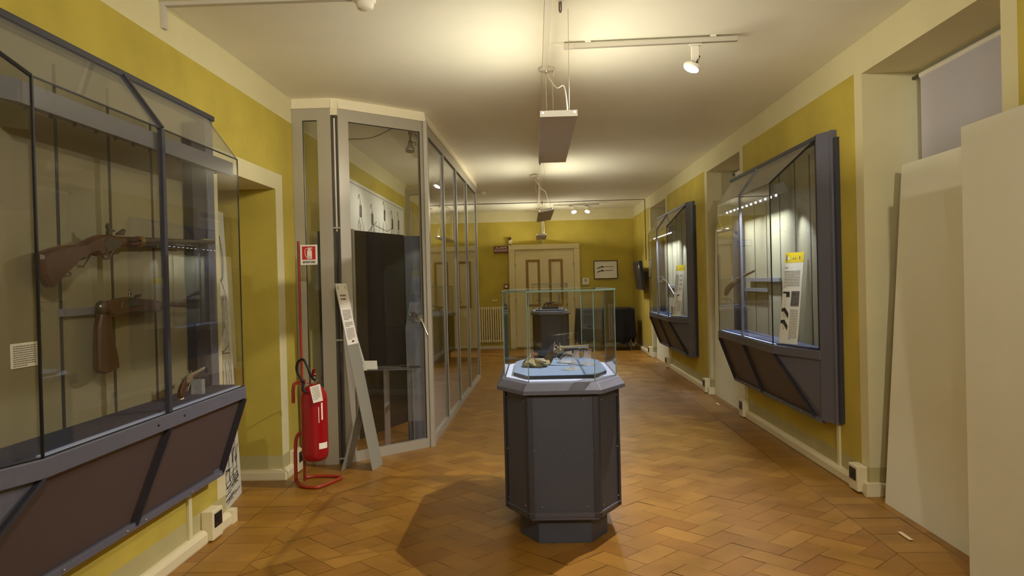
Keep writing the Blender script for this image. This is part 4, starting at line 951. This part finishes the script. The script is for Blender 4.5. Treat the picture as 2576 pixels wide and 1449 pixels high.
screen('blue-grey panel just inside the corner post of the glass enclosure', (-1.255, 7.32), (-1.09, 7.40), 2.0, 'bluescreen', posts=(False, True))
# mural on the left wall
mu = thing('mural_sheet', 'large pale drawing of fighting knights hung on the wall inside the glass enclosure', 'mural', (XL+.004, 9.9, 1.35))
MB().box(0, .004, -2.0, 2.0, 0, 1.38).build('sheet', 'mural', mu)
mb = MB(); a_ = ((.0045, 0, 0), (0, 1, 0), (0, 0, 1), (1, 0, 0)); ribbon(mb, [(-1.97, .03), (-1.97, 1.34), (1.97, 1.34), (1.97, .03)], .008, *a_)
random.seed(11)
for cx_ in (-1.0, -.35, .45, 1.0, 1.5):
    hgt = random.uniform(1.0, 1.2); w_ = .14
    ribbon(mb, [(cx_-w_*.3, hgt-.1), (cx_-w_*.4, hgt), (cx_, hgt+.07), (cx_+w_*.35, hgt), (cx_+w_*.25, hgt-.1), (cx_-w_*.3, hgt-.1)], .012, *a_)
    ribbon(mb, [(cx_, hgt+.07), (cx_-.05, hgt+.16), (cx_-.12, hgt+.1)], .02, *a_)
    ribbon(mb, [(cx_-w_*.3, hgt-.1), (cx_-w_, hgt-.22), (cx_-w_*.8, hgt-.5), (cx_-w_*1.3, .35), (cx_-w_*1.0, .05)], .014, *a_)
    ribbon(mb, [(cx_+w_*.3, hgt-.1), (cx_+w_, hgt-.25), (cx_+w_*.6, hgt-.5), (cx_+w_*1.4, .3), (cx_+w_*1.2, .05)], .014, *a_)
    ribbon(mb, [(cx_-.02, hgt-.5), (cx_-.03, .4), (cx_+.02, .05)], .012, *a_); ribbon(mb, [(cx_-w_, hgt-.3), (cx_+w_*.7, hgt-.38)], .01, *a_)
    for k in range(34):
        x = cx_+random.uniform(-w_, w_)*1.1; z = random.uniform(.15, hgt-.12); ribbon(mb, [(x, z), (x+random.uniform(-.02, .05), z-.09)], .009, *a_)
    for k in range(14):
        x = cx_+random.uniform(-.05, .06); ribbon(mb, [(x, hgt+.04), (x+random.uniform(-.03, .03), hgt-.1)], .009, *a_)
ribbon(mb, [(-1.0, .72), (-.1, 1.0)], .014, *a_); ribbon(mb, [(-.2, .95), (.6, .92), (1.0, 1.0)], .012, *a_); ribbon(mb, [(.5, .4), (.05, .75), (.1, 1.0)], .014, *a_); ribbon(mb, [(-1.6, .5), (-1.2, .35)], .012, *a_)
mb.build('line_drawing', 'greyink', mu)
# track, spotlight and cable inside
ti = thing('lighting_track', 'short lighting track on the ceiling inside the glass enclosure', 'lighting track', (-1.22, 7.55, ZC-.07)); MB().box(-.017, .017, -.32, 3.2, 0, .035).build('rail', 'alu', ti); MB().box(-.02, .02, -.36, -.32, -.004, .038).build('feed_box', 'lampgrey', ti); MB().box(-.012, .012, 0, .04, .036, .07).build('mount_clip', 'white', ti)
si = thing('track_spotlight', 'unlit spotlight hanging inside the glass enclosure', 'spotlight', (-1.22, 7.62, ZC-.071))
MB().box(-.013, .013, -.05, .06, -.035, -.001).build('adapter', 'alu', si); MB().tube([(0, 0, -.035), (0, 0, -.10)], .011, 8).build('stem', 'alu', si)
MB().lathe([(.02, .0), (.028, -.05), (.048, -.085), (.05, -.11), (.044, -.112)], (0, 0, -.09), (.0, .15, 1), 22).build('shade', 'alu', si); MB().lathe([(.04, 0), (.04, -.002)], (0, -.017, -.2035), (0, .15, 1), 20).build('lamp_face', 'reflector', si)
MB().tube([(.013, .03, -.1), (.05, .03, -.1), (.05, .03, -.14)], .006, 6).build('knob_arm', 'alu', si)
tag(MB().tube([(-1.96, 7.16, 2.93), (-1.85, 7.17, 2.93), (-1.7, 7.18, 2.925), (-1.5, 7.19, 2.94), (-1.3, 7.19, 3.03), (-1.23, 7.2, 3.09)], .004, 6).build('sagging_cable', 'aludark', world=True), 'thin cable sagging from the track inside the glass enclosure', 'cable')

def lit_spot(label, y):
    t = thing('track_spotlight', label, 'spotlight', (-1.24, y, ZC-.071))
    MB().box(-.012, .012, -.04, .04, -.03, -.001).build('adapter', 'white', t); MB().tube([(0, 0, -.03), (0, 0, -.12)], .011, 8).build('stem', 'alu', t)
    a = Vector((-.55, -.3, -1)).normalized(); c_ = Vector((0, 0, -.11))
    MB().lathe([(.02, .0), (.03, .05), (.05, .10), (.05, .12)], c_, a, 22).build('shade', 'white', t); MB().lathe([(.044, 0), (.044, .002)], c_+a*.1205, a, 20).build('lamp_face', 'lamp', t)
    spot('spot_beam', t, c_+a*.135, c_+a*2, 14, WHITE, 2.0, .8, .03); return t
lit_spot('nearer lit spotlight glowing inside the glass enclosure', 8.95); lit_spot('farther lit spotlight glowing inside the glass enclosure', 10.35)

# acrylic shelf with daggers and card, text board, figure stand
sh = thing('acrylic_shelf', 'clear acrylic shelf table inside the glass enclosure', 'shelf', (-1.45, 7.12, 0))
MB().box(-.34, .30, -.13, .13, .735, .745).build('shelf_top', 'acrylic2', sh); MB().box(.02, .028, -.12, .12, 0, .734).build('upright', 'acrylic2', sh); MB().box(-.33, -.322, -.12, .12, 0, .734).build('upright', 'acrylic2', sh); MB().box(.29, .298, -.12, .12, 0, .734).build('upright', 'acrylic2', sh)
dagger('slim dagger lying nearer the glass on the acrylic shelf', (-1.20, 7.06, .749), math.pi+.05, .36); dagger('slim dagger lying at the back of the acrylic shelf', (-1.30, 7.19, .749), math.pi-.05, .4)
cdn = thing('caption_card', 'small white caption card tilted on the acrylic shelf', 'label', (-1.56, 7.05, .7465)); 
MB().slab([(-.07, -.01, 0), (.07, -.01, 0), (.05, .06, .07), (-.09, .06, .07)], .003).build('card', 'paper', cdn)
tb = thing('text_board', 'white text board with typed columns leaning behind the grey A-frame sign', 'text board', (-1.66, 6.93, .7465))
def Tb(x, z, n=0): return (x-.215*z/.73, .0+z*.10-n, z)
MB().add([Tb(-.095, 0), Tb(.095, 0), Tb(.095, .73), Tb(-.095, .73), Tb(-.095, 0, -.01), Tb(.095, 0, -.01), Tb(.095, .73, -.01), Tb(-.095, .73, -.01)], [(0, 1, 2, 3), (7, 6, 5, 4), (0, 4, 5, 1), (1, 5, 6, 2), (2, 6, 7, 3), (3, 7, 4, 0)]).build('sheet', 'paper', tb)
mb = MB(); z = .68
while z > .05:
    if not (.6 < z < .63): mb.add([Tb(-.08, z, .001), Tb(.08, z, .001), Tb(.08, z-.007, .001), Tb(-.08, z-.007, .001)], [(0, 1, 2, 3)])
    z -= .018
mb.build('print', 'greyink', tb)
ac = thing('acrylic_mount', 'tall clear acrylic panel with angled shoulder near the corner post, holding a revolver', 'stand', (-1.13, 7.10, 0))
MB().prism([(-.09, 0, .24), (.09, 0, .24), (.09, 0, 1.36), (-.05, 0, 1.36), (-.095, 0, 1.12)], (0, .006, 0)).build('panel', 'acrylic2', ac); MB().box(-.09, .09, -.05, .05, 0, .006).build('foot', 'acrylic2', ac); MB().box(-.08, -.074, 0, .006, .006, .239).build('upright', 'acrylic2', ac); MB().box(.074, .08, 0, .006, .006, .239).build('upright', 'acrylic2', ac)
mb = MB(); q = [(-.09, .24), (-.095, 1.12), (-.05, 1.36), (.09, 1.36)]
for a, b_ in zip(q, q[1:]): mb.bar((a[0], -.001, a[1]), (b_[0], -.001, b_[1]), .003, .003)
mb.build('bright_edge', 'edge', ac)
rv = pistol('revolver', 'shiny revolver hanging muzzle down on the clear panel near the corner post', (-1.145, 7.06, 1.27), 0, -1.2, .75, 1, 'steel', 'darksteel')

# ------------------------------------------------------------------ A-frame text sign in front of the enclosure
sg = thing('a_frame_sign', 'narrow grey metal A-frame sign with a long white text sheet leaning beside the enclosure', 'sign', (-1.5, 6.3, 0))
B0, B1 = Vector((-1.372, 6.19, 0)), Vector((-1.335, 6.415, 0)); T0, T1 = Vector((-1.640, 6.17, 1.553)), Vector((-1.603, 6.395, 1.553))
nn = (B1-B0).cross(T0-B0).normalized()
if nn.x < 0: nn = -nn
def Sg(s_, h_, n_=0): return B0+(B1-B0)*s_+(T0-B0)*h_+nn*n_
MB().prism([Sg(0, 0), Sg(1, 0), Sg(1, 1), Sg(0, 1)], -nn*.004).build('board', 'metalboard', sg, world=True)
MB().quad(Sg(.01, .335*2, .001), Sg(.99, .335*2, .001), Sg(.99, .998, .001), Sg(.01, .998, .001)).build('text_sheet', 'paper', sg, world=True)
L0, L1 = Vector((-1.634, 6.20, 0)), Vector((-1.60, 6.40, 0)); K0, K1 = Sg(.1, .36, -.004), Sg(.9, .36, -.004)
MB().prism([L0, L1, K1, K0], Vector((-.004, 0, 0))).build('rear_leg', 'metalboard', sg, world=True)
mb = MB(); xd = (B1-B0).normalized(); ud = (T0-B0).normalized(); Hh = (T0-B0).length; Wd = (B1-B0).length; o_ = Sg(0, 0, .0015)
text_rows(mb, o_, xd, ud, nn, .05, .17, Hh*.938, Hh*.91, .03, .014, last=.9); mb.build('title_print', 'greyink', sg, world=True)
for (a, b_) in ((.855, .80), (.79, .768), (.757, .70)):
    mb = MB(); text_rows(mb, o_, xd, ud, nn, .03, .19, Hh*a, Hh*b_, .011, .0045); mb.build('paragraph_print', 'greyink', sg, world=True)
for s_ in (.035, .185):
    mb = MB(); ribbon(mb, [(s_, Hh*.985), (s_+.004, Hh*.965)], .008, o_, xd, ud, nn); mb.build('mark', 'ink', sg, world=True)
mb = MB(); ribbon(mb, [(.10, Hh*.683), (.13, Hh*.688), (.15, Hh*.685)], .012, o_, xd, ud, nn); mb.build('signature_mark', 'ink', sg, world=True)

# ------------------------------------------------------------------ fire extinguisher and stand
es = thing('extinguisher_stand', 'orange-red tubular floor stand with tall post and sign', 'stand', (-1.83, 5.83, 0))
tb_ = MB(); r = .0135
tb_.tube([(-1.83, 5.84, .02), (-1.83, 5.84, 1.885)], .010, 10); tb_.build('post', 'redtube', es, world=True)
MB().tube([(-1.80, 5.83, .40), (-1.845, 5.83, .40), (-1.875, 5.82, .37), (-1.885, 5.81, .30), (-1.885, 5.80, .06), (-1.875, 5.79, .03), (-1.85, 5.76, .016), (-1.80, 5.70, .014), (-1.72, 5.665, .014), (-1.66, 5.69, .014), (-1.575, 5.90, .014), (-1.58, 5.945, .014), (-1.62, 5.985, .014), (-1.80, 6.00, .014), (-1.86, 5.96, .014)], r, 12).build('base_loop', 'redtube', es, world=True)
MB().tube([(-1.80, 5.83, .80), (-1.85, 5.82, .80), (-1.885, 5.81, .775), (-1.89, 5.80, .73), (-1.89, 5.80, .635)], r, 12).build('upper_hook', 'redtube', es, world=True)
for z in (.30, .78): MB().tube([(-1.83+.1*math.cos(a)+.1, 5.79+.1*math.sin(a), z) for a in [i*math.pi/8 for i in range(3, 10)]], .005, 8).build('holder_ring', 'redtube', es, world=True)
esg = thing('extinguisher_sign', 'small red and white ESTINTORE sign fixed to the top of the red post', 'sign', (-1.745, 5.825, 1.70))
MB().box(-.066, .066, 0, .003, 0, .155).build('plate', 'paper', esg); MB().quad((-.052, -.0006, .040), (.052, -.0006, .040), (.052, -.0006, .143), (-.052, -.0006, .143)).build('red_field', 'signred', esg)
mb = MB(); a_ = ((0, -.0006, 0), (1, 0, 0), (0, 0, 1), (0, -1, 0))
mb.add([(-.013, -.0012, .046), (.024, -.0012, .046), (.024, -.0012, .108), (.018, -.0012, .118), (-.006, -.0012, .118), (-.013, -.0012, .108)], [(0, 1, 2, 3, 4, 5)])
mb.add([(-.004, -.0012, .119), (.012, -.0012, .119), (.012, -.0012, .134), (-.004, -.0012, .134)], [(0, 1, 2, 3)])
ribbon(mb, [(.012, .131), (.030, .134)], .003, *a_); ribbon(mb, [(.012, .129), (.03, .121)], .004, *a_); ribbon(mb, [(-.002, .128), (-.018, .128), (-.028, .118), (-.031, .10), (-.027, .075), (-.016, .055)], .004, *a_)
mb.build('extinguisher_symbol', 'paper', esg)
mb = MB(); b_ = ((0, -.0014, 0), (1, 0, 0), (0, 0, 1), (0, -1, 0)); ribbon(mb, [(-.010, .107), (.022, .107)], .0015, *b_); ribbon(mb, [(-.010, .056), (.022, .056)], .0015, *b_); mb.build('symbol_lines', 'ink', esg)
text_mesh('12', .014, 'small_number', 'ink', esg, (.002, -.0016, .064), (1, 0, 0), (0, 0, 1), ext=.0002)
text_mesh('ESTINTORE', .0235, 'lettering', 'ink', esg, (0, -.0006, .020), (1, 0, 0), (0, 0, 1), squeeze=.80, bold=.0006)
ex = thing('fire_extinguisher', 'red fire extinguisher with black hose hanging on the tubular stand', 'fire extinguisher', (-1.715, 5.755, .20))
MB().lathe([(.06, 0), (.085, .012), (.098, .04), (.1, .07), (.1, .46), (.094, .51), (.07, .555), (.035, .578), (.02, .585)], (0, 0, 0), (0, 0, 1), 36).build('cylinder', 'red', ex)
mb = MB(); mb.lathe([(.02, .585), (.024, .60), (.018, .625), (.012, .64)], (0, 0, 0), (0, 0, 1), 16); mb.box(-.01, .035, -.02, .02, .60, .622); mb.build('valve', 'steel', ex)
mb = MB(); mb.bar((-.01, 0, .63), (.03, -.05, .665), .018, .006); mb.bar((-.01, 0, .645), (.02, -.05, .705), .018, .006); mb.build('lever', 'red', ex)
MB().tube([(.02, -.01, .61), (-.005, -.05, .655), (-.02, -.06, .71), (-.055, -.05, .775), (-.10, -.03, .765), (-.125, -.01, .715), (-.115, .0, .655), (-.08, .01, .60), (-.06, -.08, .565), (-.03, -.095, .53)], [.010]*9+[.014], 12).build('hose', 'rubber', ex)
tg = MB(); tg.add([(.0, -.103, .575), (.075, -.085, .595), (.098, -.098, .47), (.03, -.118, .455)], [(0, 1, 2, 3)]); tgo = tg.build('inspection_tag', 'paper', ex)
sol = tgo.modifiers.new('s', 'SOLIDIFY'); sol.thickness = .001
mb = MB(); o_ = Vector((.0, -.1036, .575)); tx_ = Vector((.075, .018, .02)).normalized(); ty_ = Vector((.03, -.015, -.12)).normalized()*-1; tn = tx_.cross(ty_)
text_rows(mb, o_+tn*.0002, tx_, ty_, tn, .008, .065, -.012, -.10, .011, .003); mb.build('tag_print', 'greyink', tgo)
def band(z0, z1, a0, a1, nm, mt, par):
    mb = MB(); n_ = 10; A = [(.1008*math.cos(a0+(a1-a0)*i/n_), .1008*math.sin(a0+(a1-a0)*i/n_)) for i in range(n_+1)]
    for p, q in zip(A, A[1:]): mb.add([(p[0], p[1], z0), (q[0], q[1], z0), (q[0], q[1], z1), (p[0], p[1], z1)], [(0, 1, 2, 3)])
    return mb.build(nm, mt, par)
band(.10, .145, -1.0, -.2, 'lower_label', 'paper', ex); band(.32, .45, -.75, -.62, 'white_lettering', 'paper', ex); band(.30, .42, -.98, -.93, 'white_lettering', 'paper', ex)

# ------------------------------------------------------------------ printed knight banner in the left recess
bn = thing('knight_banner', 'tall pale board with a line drawing of a knight in the left recess', 'printed board', (-2.2, 5.3, 0))
E0, E1 = Vector((-2.12, 4.90, 0)), Vector((-2.232, 5.60, 0)); ht_ = 2.10
BX = (E1-E0).normalized(); BN = Vector((BX.y, -BX.x, 0)); BU = Vector((-.04, 0, 1)).normalized()
if BN.x < 0: BN = -BN
bw = (E1-E0).length
MB().prism([E0, E1, E1+BU*ht_, E0+BU*ht_], -BN*.008).build('board', 'mural', bn, world=True)
mb = MB(); a_ = (E0+BN*.0005, BX, BU, BN)
cx_ = bw*.62
def S(pts, w_=.006): ribbon(mb, [(cx_+x, y) for x, y in pts], w_, *a_)
S([(-.12, 1.78), (-.13, 1.9), (-.06, 1.97), (.0, 2.0), (.06, 1.93), (.08, 1.85), (.05, 1.74), (-.06, 1.70), (-.12, 1.78)])
S([(.0, 2.0), (.03, 2.08)], .004); S([(.05, 1.95), (.12, 1.9), (.17, 1.75), (.13, 1.62), (.07, 1.58)], .012); S([(.1, 1.92), (.13, 1.72), (.09, 1.6)], .008)
S([(-.12, 1.82), (.07, 1.84)], .006); S([(-.1, 1.76), (.05, 1.78)], .004); S([(-.07, 1.70), (-.1, 1.60), (-.03, 1.55), (.06, 1.6)], .01)
S([(-.1, 1.6), (-.2, 1.52), (-.24, 1.40), (-.2, 1.25), (-.16, 1.12)], .008); S([(.06, 1.6), (.17, 1.5), (.21, 1.35), (.16, 1.22), (.17, 1.1), (.20, 1.0)], .008)
S([(-.16, 1.12), (-.0, 1.08), (.17, 1.12)], .012); S([(-.17, 1.08), (.18, 1.06)], .01); S([(.02, 1.5), (.06, 1.38), (.02, 1.25), (.04, 1.12)], .005)
S([(-.2, 1.0), (-.17, .7), (-.2, .45), (-.17, .2)], .008); S([(-.05, 1.0), (-.06, .7), (-.04, .45), (-.06, .2)], .008); S([(.03, 1.0), (.05, .7), (.04, .4), (.06, .18)], .008); S([(.19, 1.0), (.18, .7), (.15, .45), (.16, .18)], .008)
for x in (-.12, .1): S([(x-.05, .62), (x, .58), (x+.05, .62)], .008); S([(x-.06, .2), (x-.02, .14), (x+.1, .15), (x+.05, .2)], .01)
random.seed(5)
for k in range(150):
    x = random.uniform(.05, .19); y = random.uniform(1.1, 1.5); S([(x, y), (x+.018, y-.03)], .003)
for k in range(160):
    x = random.choice([random.uniform(-.20, -.14), random.uniform(.06, .17), random.uniform(-.08, -.04)]); y = random.uniform(.2, 1.02); S([(x, y), (x+.01, y-.035)], .0035)
for k in range(26):
    y = random.uniform(.03, .26); x = random.uniform(-.45, .05); S([(x, y), (x+.08, y+.01), (x+.18, y+random.uniform(.0, .03))], .006)
for k in range(10): x = random.uniform(-.1, .2); S([(x, .28), (x+.03, .36), (x+.06, .38)], .004)
mb.build('line_drawing', 'ink', bn, world=True)
